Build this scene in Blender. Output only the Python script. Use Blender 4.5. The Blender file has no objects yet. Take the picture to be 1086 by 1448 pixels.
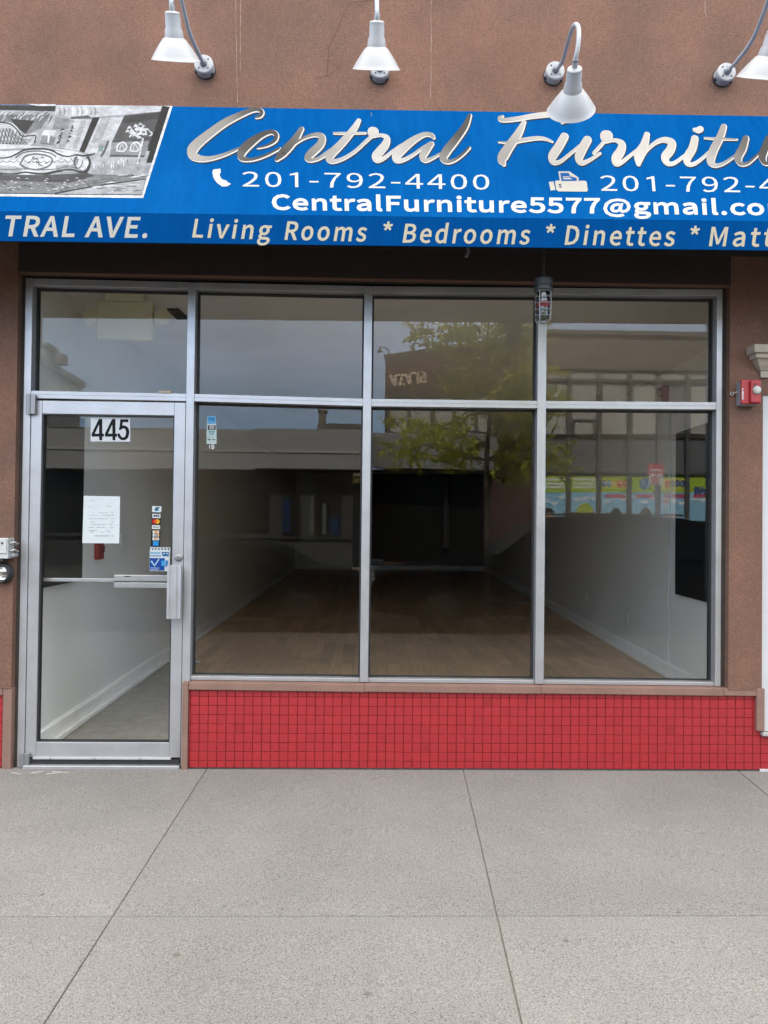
# Empty storefront with a blue awning, rebuilt as code
import bpy, bmesh, math, random
from mathutils import Vector, Matrix
from mathutils.geometry import tessellate_polygon
random.seed(11)
scene = bpy.context.scene
COL = scene.collection
R = math.radians

# ------------------------------------------------------------------ camera model
W, H, F = 1086.0, 1448.0, 1046.0
CAM = Vector((0.0, -4.47, 1.48))
yaw, pit, rol = R(1.3446), R(0.8026), R(0.6525)
FW = Vector((math.sin(yaw) * math.cos(pit), math.cos(yaw) * math.cos(pit), math.sin(pit)))
_r0 = Vector((math.cos(yaw), -math.sin(yaw), 0))
_u0 = _r0.cross(FW)
RT = math.cos(rol) * _r0 + math.sin(rol) * _u0
UP = -math.sin(rol) * _r0 + math.cos(rol) * _u0


def ray(px, py):
    return (px - W / 2) / F * RT - (py - H / 2) / F * UP + FW


def hit(px, py, pt, n):
    d = ray(px, py)
    return CAM + d * ((Vector(pt) - CAM).dot(n) / d.dot(n))


def P(px, py, Y=0.0):
    return hit(px, py, (0, Y, 0), Vector((0, 1, 0)))


def PX(px, py, X):
    return hit(px, py, (X, 0, 0), Vector((1, 0, 0)))


def PZ(px, py, Z):
    return hit(px, py, (0, 0, Z), Vector((0, 0, 1)))


SLOPE = 0.025


def PG(px, py):
    return hit(px, py, (0, 0, 0), Vector((0, -SLOPE, 1)).normalized())


cam_d = bpy.data.cameras.new("camera")
cam = bpy.data.objects.new("camera", cam_d)
COL.objects.link(cam)
cam_d.sensor_fit = 'VERTICAL'
cam_d.sensor_height = 36.0
cam_d.lens = F / H * 36.0
cam_d.clip_start, cam_d.clip_end = 0.05, 1500
cam.matrix_world = Matrix(((RT.x, UP.x, -FW.x, CAM.x), (RT.y, UP.y, -FW.y, CAM.y), (RT.z, UP.z, -FW.z, CAM.z), (0, 0, 0, 1)))
scene.camera = cam

# ------------------------------------------------------------------ materials
MATS = {}
EXT = 0.53
OUTSIDE = {'stucco', 'brown trim paint', 'satin aluminium', 'dull aluminium', 'white enamel', 'gooseneck paint', 'galvanised grey', 'red enamel', 'white paper', 'concrete', 'sidewalk joint dirt', 'blue awning vinyl', 'blue valance vinyl', 'efflorescence', 'crack', 'bare wood', 'alarm back box', 'weathered white plastic', 'cream stone', 'white door paint', 'grey threshold', 'clear lens', 'dark red', 'chalk scuff'}


def nodes(m):
    m.use_nodes = True
    nt = m.node_tree
    nt.nodes.clear()
    return nt, nt.nodes, nt.links


def pmat(name, col, rough=0.6, metal=0.0, var=0.0, vscale=6.0, bump=0.0, bscale=80.0, bdist=0.002, stretch=None,
         spec=0.5, col2=None, c2scale=1.2, c2amt=0.0, speck=0.0, speckscale=250.0, rvar=0.0, vcol=False, trans=0.0, grit=0.0, gscale=60.0):
    """principled paint / plaster / metal with mottling, speckle and bump, all in object space"""
    if name in MATS:
        return MATS[name]
    if name in OUTSIDE:
        col = tuple(c * EXT for c in col)
        col2 = tuple(c * EXT for c in col2) if col2 else None
    m = bpy.data.materials.new(name)
    nt, N, L = nodes(m)
    out = N.new('ShaderNodeOutputMaterial')
    b = N.new('ShaderNodeBsdfPrincipled')
    L.new(b.outputs[0], out.inputs[0])
    b.inputs['Roughness'].default_value = rough
    b.inputs['Metallic'].default_value = metal
    b.inputs['Specular IOR Level'].default_value = spec
    tc = N.new('ShaderNodeTexCoord')
    src = tc.outputs['Object']
    if stretch:
        mp = N.new('ShaderNodeMapping')
        mp.inputs['Scale'].default_value = stretch
        L.new(src, mp.inputs[0])
        src = mp.outputs[0]
    if vcol:
        a = N.new('ShaderNodeAttribute')
        a.attribute_name = 'Col'
        cur = a.outputs['Color']
    else:
        rgb = N.new('ShaderNodeRGB')
        rgb.outputs[0].default_value = (*col, 1)
        cur = rgb.outputs[0]

    def noise(scale, detail=4, rgh=0.6, s=None):
        n = N.new('ShaderNodeTexNoise')
        n.inputs['Scale'].default_value = scale
        n.inputs['Detail'].default_value = detail
        n.inputs['Roughness'].default_value = rgh
        L.new(s or src, n.inputs['Vector'])
        return n.outputs['Fac']

    def ramp(fac, lo, hi, v0, v1):
        r = N.new('ShaderNodeMapRange')
        r.inputs['From Min'].default_value = lo
        r.inputs['From Max'].default_value = hi
        r.inputs['To Min'].default_value = v0
        r.inputs['To Max'].default_value = v1
        L.new(fac, r.inputs['Value'])
        return r.outputs[0]

    def mul(c, f):
        v = N.new('ShaderNodeVectorMath')
        v.operation = 'SCALE'
        L.new(c, v.inputs[0])
        L.new(f, v.inputs['Scale'])
        return v.outputs[0]

    if col2 is not None:
        mx = N.new('ShaderNodeMix')
        mx.data_type = 'RGBA'
        L.new(ramp(noise(c2scale, 6), 0.42, 0.68, 0, c2amt), mx.inputs[0])
        L.new(cur, mx.inputs[6])
        mx.inputs[7].default_value = (*col2, 1)
        cur = mx.outputs[2]
    if var:
        cur = mul(cur, ramp(noise(vscale), 0.3, 0.7, 1 - var, 1 + var))
    if speck:
        cur = mul(cur, ramp(noise(speckscale, 2, 0.7), 0.3, 0.7, 1 - speck, 1 + speck))
    if grit:      # scattered dark and pale grains
        cur = mul(cur, ramp(noise(gscale, 1, .5), 0.30, 0.40, 1 - grit, 1))
        cur = mul(cur, ramp(noise(gscale * 1.37, 1, .5), 0.62, 0.70, 1, 1 + grit * .8))
    L.new(cur, b.inputs['Base Color'])
    if rvar:
        L.new(ramp(noise(vscale * 2.3), 0.3, 0.7, rough - rvar, rough + rvar), b.inputs['Roughness'])
    if bump:
        bp = N.new('ShaderNodeBump')
        bp.inputs['Strength'].default_value = bump
        bp.inputs['Distance'].default_value = bdist
        L.new(noise(bscale, 5), bp.inputs['Height'])
        L.new(bp.outputs[0], b.inputs['Normal'])
    if trans:
        t = N.new('ShaderNodeBsdfTranslucent')
        L.new(cur, t.inputs[0])
        ms = N.new('ShaderNodeMixShader')
        ms.inputs[0].default_value = trans
        L.new(b.outputs[0], ms.inputs[1])
        L.new(t.outputs[0], ms.inputs[2])
        L.new(ms.outputs[0], out.inputs[0])
    MATS[name] = m
    return m


def glassmat(name, f0, tint=(0.93, 0.96, 0.95), wav=0.0):
    m = bpy.data.materials.new(name)
    nt, N, L = nodes(m)
    out = N.new('ShaderNodeOutputMaterial')
    g = N.new('ShaderNodeNewGeometry')
    d = N.new('ShaderNodeVectorMath'); d.operation = 'DOT_PRODUCT'
    L.new(g.outputs['Normal'], d.inputs[0]); L.new(g.outputs['Incoming'], d.inputs[1])
    a = N.new('ShaderNodeMath'); a.operation = 'ABSOLUTE'; L.new(d.outputs['Value'], a.inputs[0])
    s = N.new('ShaderNodeMath'); s.operation = 'SUBTRACT'; s.inputs[0].default_value = 1; L.new(a.outputs[0], s.inputs[1])
    p = N.new('ShaderNodeMath'); p.operation = 'POWER'; L.new(s.outputs[0], p.inputs[0]); p.inputs[1].default_value = 5
    ma = N.new('ShaderNodeMath'); ma.operation = 'MULTIPLY_ADD'; L.new(p.outputs[0], ma.inputs[0])
    ma.inputs[1].default_value = 1 - f0; ma.inputs[2].default_value = f0
    t = N.new('ShaderNodeBsdfTransparent'); t.inputs[0].default_value = (*tint, 1)
    gl = N.new('ShaderNodeBsdfGlossy'); gl.inputs['Roughness'].default_value = 0.0
    if wav:
        tc = N.new('ShaderNodeTexCoord')
        n = N.new('ShaderNodeTexNoise'); n.inputs['Scale'].default_value = 1.6; n.inputs['Detail'].default_value = 1
        L.new(tc.outputs['Object'], n.inputs['Vector'])
        bp = N.new('ShaderNodeBump'); bp.inputs['Strength'].default_value = 1.0; bp.inputs['Distance'].default_value = wav
        L.new(n.outputs['Fac'], bp.inputs['Height']); L.new(bp.outputs[0], gl.inputs['Normal'])
    mx = N.new('ShaderNodeMixShader')
    L.new(ma.outputs[0], mx.inputs[0]); L.new(t.outputs[0], mx.inputs[1]); L.new(gl.outputs[0], mx.inputs[2])
    L.new(mx.outputs[0], out.inputs[0])
    MATS[name] = m
    return m


def tilemat(name, base, grout, w, h, off=0.0, mortar=0.0025, ox=0.0, oz=0.0, var=0.12, rough=0.35, bump=0.6, wall=True, mott=1.0):
    """tiles / bricks / planks drawn on a wall (x,z) or a floor (y,x) in object space"""
    m = bpy.data.materials.new(name)
    nt, N, L = nodes(m)
    out = N.new('ShaderNodeOutputMaterial')
    b = N.new('ShaderNodeBsdfPrincipled'); L.new(b.outputs[0], out.inputs[0])
    b.inputs['Roughness'].default_value = rough
    tc = N.new('ShaderNodeTexCoord')
    sp = N.new('ShaderNodeSeparateXYZ'); L.new(tc.outputs['Object'], sp.inputs[0])
    cb = N.new('ShaderNodeCombineXYZ')
    if wall:
        ad = N.new('ShaderNodeMath'); ad.operation = 'ADD'
        L.new(sp.outputs[0], ad.inputs[0]); ad.inputs[1].default_value = ox
        az = N.new('ShaderNodeMath'); az.operation = 'ADD'
        L.new(sp.outputs[2], az.inputs[0]); az.inputs[1].default_value = oz
        L.new(ad.outputs[0], cb.inputs[0]); L.new(az.outputs[0], cb.inputs[1])
    else:
        L.new(sp.outputs[1], cb.inputs[0]); L.new(sp.outputs[0], cb.inputs[1])
    # slight hand-set wobble
    nz = N.new('ShaderNodeTexNoise'); nz.inputs['Scale'].default_value = 9; L.new(cb.outputs[0], nz.inputs['Vector'])
    sc = N.new('ShaderNodeVectorMath'); sc.operation = 'SCALE'; L.new(nz.outputs['Color'], sc.inputs[0]); sc.inputs['Scale'].default_value = 0.0035
    av = N.new('ShaderNodeVectorMath'); av.operation = 'ADD'; L.new(cb.outputs[0], av.inputs[0]); L.new(sc.outputs[0], av.inputs[1])
    br = N.new('ShaderNodeTexBrick')
    br.offset = off
    br.inputs['Scale'].default_value = 1
    br.inputs['Brick Width'].default_value = w
    br.inputs['Row Height'].default_value = h
    br.inputs['Mortar Size'].default_value = mortar
    br.inputs['Mortar Smooth'].default_value = 0.3
    br.inputs['Bias'].default_value = 0
    lo = [c * (1 - var) for c in base]; hi = [min(1, c * (1 + var)) for c in base]
    br.inputs['Color1'].default_value = (*lo, 1); br.inputs['Color2'].default_value = (*hi, 1)
    br.inputs['Mortar'].default_value = (*grout, 1)
    L.new(av.outputs[0], br.inputs['Vector'])
    n2 = N.new('ShaderNodeTexNoise'); n2.inputs['Scale'].default_value = 2.5 if wall else 1.3; n2.inputs['Detail'].default_value = 8
    L.new(tc.outputs['Object'], n2.inputs['Vector'])
    mr = N.new('ShaderNodeMapRange'); mr.inputs['From Min'].default_value = .3; mr.inputs['From Max'].default_value = .7
    mr.inputs['To Min'].default_value = 1 - .16 * mott; mr.inputs['To Max'].default_value = 1 + .14 * mott; L.new(n2.outputs['Fac'], mr.inputs['Value'])
    v = N.new('ShaderNodeVectorMath'); v.operation = 'SCALE'; L.new(br.outputs['Color'], v.inputs[0]); L.new(mr.outputs[0], v.inputs['Scale'])
    cur = v.outputs[0]
    if not wall:      # wood grain along the planks
        mp = N.new('ShaderNodeMapping'); mp.inputs['Scale'].default_value = (60, 3, 1); L.new(tc.outputs['Object'], mp.inputs[0])
        n3 = N.new('ShaderNodeTexNoise'); n3.inputs['Scale'].default_value = 1; n3.inputs['Detail'].default_value = 5; L.new(mp.outputs[0], n3.inputs['Vector'])
        m3 = N.new('ShaderNodeMapRange'); m3.inputs['From Min'].default_value = .3; m3.inputs['From Max'].default_value = .7
        m3.inputs['To Min'].default_value = .85; m3.inputs['To Max'].default_value = 1.12; L.new(n3.outputs['Fac'], m3.inputs['Value'])
        v2 = N.new('ShaderNodeVectorMath'); v2.operation = 'SCALE'; L.new(cur, v2.inputs[0]); L.new(m3.outputs[0], v2.inputs['Scale']); cur = v2.outputs[0]
    L.new(cur, b.inputs['Base Color'])
    if bump:
        bp = N.new('ShaderNodeBump'); bp.inputs['Strength'].default_value = bump; bp.inputs['Distance'].default_value = 0.002; bp.invert = True
        L.new(br.outputs['Fac'], bp.inputs['Height']); L.new(bp.outputs[0], b.inputs['Normal'])
    MATS[name] = m
    return m


# ------------------------------------------------------------------ mesh builder
YM = 0.07          # the plane of the glass


class MB:
    def __init__(s, mirror=False):
        s.v, s.f, s.c, s.mirror = [], [], [], mirror

    def poly(s, pts, col=None):
        i = len(s.v)
        s.v += [tuple(p) for p in pts]
        s.f.append(tuple(range(i, i + len(pts))))
        s.c.append(col)
        return s

    def mesh(s, pts, faces, col=None):
        i = len(s.v)
        s.v += [tuple(p) for p in pts]
        for f in faces:
            s.f.append(tuple(i + k for k in f)); s.c.append(col)
        return s

    def hexa(s, a, b, col=None):
        """two quads a (4 pts) and b (4 pts), joined"""
        return s.mesh(list(a) + list(b), [(0, 1, 2, 3), (7, 6, 5, 4), (0, 4, 5, 1), (1, 5, 6, 2), (2, 6, 7, 3), (3, 7, 4, 0)], col)

    def box(s, x0, x1, y0, y1, z0, z1, col=None):
        return s.hexa([(x0, y0, z0), (x1, y0, z0), (x1, y0, z1), (x0, y0, z1)], [(x0, y1, z0), (x1, y1, z0), (x1, y1, z1), (x0, y1, z1)], col)

    def prism(s, pts, vec, col=None):
        """extrude a planar polygon by vec"""
        n = len(pts); v = Vector(vec)
        q = [Vector(p) for p in pts]; r = [p + v for p in q]
        fs = [tuple(range(n)), tuple(range(2 * n - 1, n - 1, -1))] + [(i, n + i, n + (i + 1) % n, (i + 1) % n) for i in range(n)]
        return s.mesh(q + r, fs, col)

    def tube(s, pts, rad, seg=12, col=None):
        pts = [Vector(p) for p in pts]; n = len(pts)
        rads = rad if isinstance(rad, (list, tuple)) else [rad] * n
        t0 = (pts[1] - pts[0]).normalized()
        nn = t0.orthogonal().normalized()
        ring = []
        for i in range(n):
            t = (pts[min(i + 1, n - 1)] - pts[max(i - 1, 0)]).normalized()
            nn = (nn - t * nn.dot(t)).normalized()
            bb = t.cross(nn)
            ring += [pts[i] + rads[i] * (math.cos(2 * math.pi * k / seg) * nn + math.sin(2 * math.pi * k / seg) * bb) for k in range(seg)]
        fs = []
        for i in range(n - 1):
            for k in range(seg):
                k2 = (k + 1) % seg
                fs.append((i * seg + k, i * seg + k2, (i + 1) * seg + k2, (i + 1) * seg + k))
        fs.append(tuple(range(seg - 1, -1, -1))); fs.append(tuple((n - 1) * seg + k for k in range(seg)))
        return s.mesh(ring, fs, col)

    def lathe(s, prof, origin, axis, seg=32, col=None, cap=True):
        """prof: list of (radius, distance along axis)"""
        o = Vector(origin); a = Vector(axis).normalized(); u = a.orthogonal().normalized(); w = a.cross(u)
        pts = []
        for r, d in prof:
            r = max(r, 1e-4)
            pts += [o + a * d + r * (math.cos(2 * math.pi * k / seg) * u + math.sin(2 * math.pi * k / seg) * w) for k in range(seg)]
        fs = []
        for i in range(len(prof) - 1):
            for k in range(seg):
                k2 = (k + 1) % seg
                fs.append((i * seg + k, i * seg + k2, (i + 1) * seg + k2, (i + 1) * seg + k))
        if cap:
            fs.append(tuple(range(seg - 1, -1, -1))); fs.append(tuple((len(prof) - 1) * seg + k for k in range(seg)))
        return s.mesh(pts, fs, col)

    def build(s, name, mat, parent=None, bevel=0.0, smooth=False, recalc=True, seg=2):
        me = bpy.data.meshes.new(name)
        v = s.v
        if s.mirror:
            v = [(p[0], 2 * YM - p[1], p[2]) for p in v]
        me.from_pydata([tuple(p) for p in v], [], s.f)
        if any(c is not None for c in s.c):
            at = me.color_attributes.new('Col', 'FLOAT_COLOR', 'CORNER')
            k = 0
            for f, c in zip(s.f, s.c):
                for _ in f:
                    cc = c if c is not None else (0.5, 0.5, 0.5)
                    if not s.mirror and mat.name.startswith('printed'): cc = tuple(q * EXT for q in cc)
                    at.data[k].color = (cc[0], cc[1], cc[2], 1); k += 1
        if recalc:
            bm = bmesh.new(); bm.from_mesh(me)
            bmesh.ops.recalc_face_normals(bm, faces=bm.faces)
            bm.to_mesh(me); bm.free()
        if smooth:
            for p in me.polygons:
                p.use_smooth = True
            try:
                me.set_sharp_from_angle(angle=R(38))
            except Exception:
                pass
        me.materials.append(mat)
        o = bpy.data.objects.new(name, me)
        COL.objects.link(o)
        if parent:
            o.parent = parent
            o.matrix_parent_inverse = Matrix.Translation(-parent_world(parent))
        if bevel:
            md = o.modifiers.new('bevel', 'BEVEL'); md.width = bevel; md.segments = seg; md.limit_method = 'ANGLE'; md.angle_limit = R(40)
        return o


def parent_world(p):
    return PW.get(p.name, Vector((0, 0, 0)))


PW = {}


def thing(name, label, cat, loc=(0, 0, 0), group=None):
    o = bpy.data.objects.new(name, None)
    o.empty_display_size = 0.2
    COL.objects.link(o)
    o.location = loc
    PW[o.name] = Vector(loc)
    tag(o, label, cat, group)
    return o


def tag(o, label, cat, group=None):
    o['label'] = label
    o['category'] = cat
    if group:
        o['group'] = group
    return o


def structure(o, label=None, cat=None, kind='structure'):
    o['kind'] = kind
    if label: o['label'] = label
    if cat: o['category'] = cat
    return o


def mir(p):
    p = Vector(p)
    return Vector((p.x, 2 * YM - p.y, p.z))


def spline(pts, n=8):
    """Catmull-Rom through tuples of any length"""
    out = []
    m = len(pts)
    for i in range(m - 1):
        p0, p1, p2, p3 = pts[max(i - 1, 0)], pts[i], pts[i + 1], pts[min(i + 2, m - 1)]
        for k in range(n):
            t = k / n
            out.append(tuple(0.5 * (2 * b + (c - a) * t + (2 * a - 5 * b + 4 * c - d) * t * t + (3 * b - a - 3 * c + d) * t ** 3)
                             for a, b, c, d in zip(p0, p1, p2, p3)))
    out.append(tuple(pts[-1]))
    return out


GLYPHS={'*':(82,"27,82 41,99 55,82 62,88 51,106 70,114 67,123 47,118 46,139 36,139 34,118 14,123 11,114 30,106 19,88"),
'-':(61,"8,43 53,43 53,55 8,55"),
'.':(49,"24,-2 30,-1 34,3 36,10 34,16 30,21 24,22 18,21 14,16 13,10 14,3 18,-1"),
'0':(97,"49,-2 70,5 84,27 89,65 84,101 70,123 49,131 27,123 14,101 9,65 14,27 27,5|49,11 36,16 27,34 24,65 27,95 36,112 49,118 61,112 70,95 73,65 70,34 61,16"),
'1':(97,"47,0 62,0 62,128 51,128 40,121 22,114 22,102 47,109"),
'2':(97,"8,0 88,0 88,14 53,14 32,13 58,40 76,67 82,93 78,113 65,126 45,131 30,128 18,122 7,112 16,103 24,110 33,116 43,118 56,114 64,105 67,92 60,69 41,42 8,9"),
'3':(97,"46,-2 67,2 82,15 87,34 84,50 74,61 60,67 60,68 72,74 80,85 83,99 78,116 65,127 46,131 32,129 20,123 10,115 18,105 26,112 35,116 45,118 57,115 64,108 67,97 63,85 52,76 31,73 31,61 55,57 67,48 71,35 68,22 59,14 45,11 32,13 22,18 13,26 5,15 15,7 28,0"),
'4':(97,"60,0 75,0 75,35 92,35 92,48 75,48 75,128 57,128 4,46 4,35 60,35|60,48 20,48 49,92 60,111 60,111 60,88"),
'5':(97,"46,-2 66,3 82,18 88,42 83,65 69,78 49,83 42,82 36,80 30,78 33,115 82,115 82,128 19,128 15,68 24,63 31,67 37,70 45,71 59,67 68,57 72,41 68,25 58,15 44,11 31,13 21,18 13,25 5,15 15,6 28,0"),
'6':(97,"53,-2 71,3 84,18 90,39 85,62 73,75 54,80 44,78 34,73 25,64 30,96 42,113 58,117 66,116 73,113 78,108 87,117 79,124 69,129 57,131 34,124 17,102 10,61 15,26 31,5|25,51 34,61 43,66 51,68 64,64 72,54 74,39 71,24 64,14 53,10 39,15 30,29"),
'7':(97,"35,0 51,0 55,45 66,82 89,119 89,128 9,128 9,115 71,115 51,80 39,44"),
'8':(97,"49,-2 70,2 84,14 89,31 86,46 78,57 68,65 68,65 75,73 82,84 85,96 80,114 68,126 49,130 31,126 19,115 14,98 17,85 23,76 32,68 32,67 20,59 12,47 8,32 13,14 28,2|58,70 43,76 33,85 29,98 31,109 39,116 49,118 61,115 68,107 71,96 69,86 65,78|49,10 35,13 26,21 22,33 25,45 31,55 40,62 57,55 69,45 74,31 71,20 62,12"),
'9':(97,"41,-2 64,5 81,28 88,70 82,104 67,124 44,131 26,125 13,111 8,89 12,67 24,53 43,49 54,51 64,56 73,64 67,33 56,16 41,11 32,12 25,16 19,21 10,11 18,4 28,-1|72,78 64,68 55,62 46,61 33,64 25,74 23,89 26,104 33,115 45,118 59,114 68,100"),
'@':(166,"79,-30 92,-29 104,-26 116,-20 112,-11 102,-15 92,-18 80,-20 50,-13 29,8 22,40 32,80 57,106 90,116 120,109 138,89 144,61 140,39 130,25 118,20 110,23 106,31 107,44 115,83 105,83 102,75 102,75 98,80 92,83 86,84 66,77 53,60 48,39 52,24 60,14 72,11 81,13 89,18 96,25 96,25 100,16 107,11 117,10 135,16 149,33 156,62 148,96 126,118 92,126 51,116 21,85 10,40 19,1 44,-22|75,22 68,24 63,30 61,40 65,55 73,68 86,73 91,72 95,70 99,65 93,34 87,27 81,23"),
'A':(106,"1,0 17,0 29,39 76,39 89,0 106,0 62,128 44,128|33,52 40,72 44,86 48,100 53,115 53,115 57,101 62,86 66,72 72,52"),
'B':(115,"18,0 58,0 84,4 101,17 107,38 104,53 95,63 81,68 81,69 91,75 98,85 100,97 94,115 79,125 56,128 18,128|34,74 34,116 54,116 70,114 80,107 84,95 81,84 71,76 53,74|34,13 34,61 56,61 75,59 87,51 91,38 87,24 75,16 56,13"),
'C':(112,"66,-2 81,0 94,6 105,16 96,26 88,19 78,14 67,12 45,18 32,37 27,65 32,92 46,110 67,116 77,115 86,111 93,104 102,115 93,123 81,128 67,131 38,123 18,100 10,64 18,28 37,6"),
'D':(120,"18,0 50,0 83,8 103,30 110,65 103,99 83,121 50,128 18,128|34,13 34,115 48,115 73,109 89,92 93,65 89,37 73,19 48,13"),
'E':(103,"18,0 93,0 93,14 34,14 34,61 82,61 82,74 34,74 34,115 92,115 92,128 18,128"),
'F':(97,"18,0 34,0 34,58 83,58 83,71 34,71 34,115 92,115 92,128 18,128"),
'G':(121,"68,-2 84,0 98,5 108,13 108,67 65,67 65,53 93,53 93,19 87,15 79,13 70,12 46,18 32,37 27,65 32,92 47,110 70,116 81,115 90,110 97,104 106,115 97,122 85,128 69,131 39,123 18,100 10,64 18,28 38,6"),
'H':(127,"18,0 34,0 34,61 94,61 94,0 110,0 110,128 94,128 94,75 34,75 34,128 18,128"),
'I':(51,"18,0 34,0 34,128 18,128"),
'K':(113,"18,0 34,0 34,41 56,67 94,0 112,0 66,80 106,128 88,128 34,64 34,64 34,128 18,128"),
'L':(95,"18,0 90,0 90,14 34,14 34,128 18,128"),
'M':(142,"18,0 33,0 31,105 65,13 76,13 111,105 109,0 124,0 124,128 105,128 71,33 37,128 18,128"),
'N':(127,"18,0 33,0 33,67 33,81 32,94 31,107 32,107 46,81 92,0 109,0 109,128 93,128 93,62 94,48 95,34 96,21 95,21 81,47 34,128 18,128"),
'O':(130,"65,-2 93,6 113,29 120,65 113,100 93,123 65,131 36,123 17,100 10,65 17,29 36,6|65,12 45,18 32,37 27,65 32,92 45,110 65,116 85,110 98,92 103,65 98,37 85,18"),
'P':(111,"18,0 34,0 34,51 55,51 80,55 96,68 102,91 96,113 79,125 54,128 18,128|34,64 34,115 52,115 71,113 82,105 86,91 83,76 72,67 53,64"),
'R':(111,"34,67 34,115 55,115 72,113 83,106 86,92 83,78 72,70 55,67|88,0 106,0 74,56 89,63 99,75 103,92 97,114 81,125 58,128 18,128 18,0 34,0 34,54 57,54"),
'S':(104,"53,-2 76,3 91,16 97,34 93,50 84,61 70,68 52,76 42,81 34,88 31,98 34,108 42,114 55,116 66,115 76,111 84,105 92,115 82,123 69,129 55,131 34,126 20,114 14,97 18,81 28,70 40,64 59,56 70,50 77,43 80,33 77,22 68,15 53,12 40,14 28,19 18,28 8,17 21,7 36,0"),
'T':(105,"44,0 61,0 61,115 99,115 99,128 5,128 5,115 44,115"),
'U':(126,"63,-2 87,3 103,20 109,53 109,128 94,128 94,53 90,28 79,16 63,12 48,16 37,28 33,53 33,128 17,128 17,53 23,20 40,3"),
'V':(101,"41,0 60,0 101,128 84,128 64,59 51,16 50,16 38,59 17,128 0,128"),
'W':(154,"32,0 51,0 70,77 77,107 77,107 84,77 103,0 123,0 149,128 134,128 120,58 113,17 112,17 103,58 85,128 70,128 52,58 43,17 42,17 35,58 21,128 5,128"),
'Y':(93,"38,0 54,0 54,50 93,128 76,128 60,92 47,64 46,64 34,92 17,128 0,128 38,50"),
'Z':(106,"9,0 97,0 97,14 29,14 96,119 96,128 15,128 15,115 77,115 9,10"),
'a':(99,"38,-2 49,0 60,4 70,11 70,11 71,0 85,0 85,58 81,79 71,93 52,98 37,96 24,91 14,85 20,74 29,79 38,83 49,84 61,81 67,72 69,60 36,54 16,42 10,25 14,10 24,1|43,11 34,12 28,17 26,26 30,37 43,44 69,50 69,23 60,16 51,12"),
'c':(89,"54,-2 65,-1 75,3 84,10 77,20 71,16 63,12 55,11 40,16 29,28 26,47 29,67 40,79 55,84 62,83 69,80 74,76 82,86 75,92 66,96 55,98 32,92 16,75 9,47 15,21 31,4"),
'd':(109,"48,-2 59,0 69,4 77,11 78,11 79,0 92,0 92,139 76,139 76,103 77,86 69,92 60,96 50,98 30,91 15,74 9,47 14,20 28,4|52,11 38,16 29,28 26,48 29,67 39,79 53,84 61,83 69,80 76,74 76,24 68,17 60,13"),
'e':(97,"55,-2 67,-1 77,2 86,7 80,18 73,14 65,11 56,11 40,15 29,26 25,44 89,44 90,53 85,77 72,92 52,98 31,91 15,74 9,47 15,21 32,4|25,55 30,71 39,81 52,85 65,81 73,71 76,55"),
'g':(99,"48,-44 74,-39 90,-27 96,-11 93,2 82,9 63,12 44,12 34,13 29,17 28,22 29,27 31,30 34,33 38,32 43,31 48,30 66,34 78,46 83,63 82,71 79,78 75,83 95,83 95,95 61,95 48,98 30,93 17,82 12,64 14,53 19,44 25,38 25,37 20,33 16,27 14,20 15,13 19,8 23,4 23,3 15,-3 11,-10 9,-18 14,-32 28,-41|48,41 38,44 31,52 28,64 31,76 38,83 48,86 58,83 66,76 68,64 65,52 58,44|50,-33 36,-31 26,-25 23,-16 24,-11 27,-5 33,0 45,-1 61,-1 72,-3 78,-6 81,-13 77,-23 66,-30"),
'i':(48,"16,0 32,0 32,95 16,95|24,115 30,116 33,120 35,125 33,131 30,134 24,136 19,134 15,131 14,125 15,120 19,116"),
'l':(50,"33,-2 42,-1 40,11 37,11 34,12 33,14 32,18 32,139 16,139 16,19 18,7 23,0"),
'm':(162,"16,0 32,0 32,69 41,77 49,82 56,84 66,81 72,73 74,58 74,0 90,0 90,69 98,77 106,82 114,84 124,81 129,73 131,58 131,0 147,0 147,60 144,81 135,93 119,98 107,95 97,89 87,79 82,89 73,95 61,98 50,95 40,89 31,81 31,81 29,95 16,95"),
'n':(107,"16,0 32,0 32,69 41,77 49,82 58,84 68,81 74,73 76,58 76,0 92,0 92,60 89,81 79,93 63,98 51,95 41,89 31,81 31,81 29,95 16,95"),
'o':(106,"53,-2 75,4 91,21 97,47 91,75 75,92 53,98 31,92 15,75 9,47 15,21 31,4|53,11 39,16 29,28 26,47 29,67 39,79 53,84 68,79 77,67 81,47 77,28 68,16"),
'r':(68,"16,0 32,0 32,61 39,74 48,81 56,83 65,82 68,95 58,98 48,95 39,88 31,78 31,78 29,95 16,95"),
's':(82,"41,-2 60,2 71,12 75,26 71,40 60,49 47,55 37,59 29,64 26,71 28,78 34,83 44,85 52,84 59,81 65,77 73,87 65,92 55,96 44,98 26,94 15,84 11,71 15,57 25,49 39,43 49,39 57,33 60,25 58,18 52,12 41,10 31,12 22,16 13,22 6,11 16,4 28,-1"),
't':(66,"46,-2 52,-2 58,0 64,1 60,13 50,11 41,13 36,19 35,29 35,82 61,82 61,95 35,95 35,122 22,122 20,95 5,94 5,82 19,82 19,29 21,13 30,2"),
'u':(106,"44,-2 56,0 66,6 75,15 76,15 77,0 90,0 90,95 74,95 74,28 66,19 58,13 49,12 38,14 33,22 31,37 31,95 15,95 15,35 18,14 27,2"),
'v':(91,"37,0 55,0 89,95 73,95 55,41 46,13 46,13 37,41 19,95 2,95")}
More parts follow.
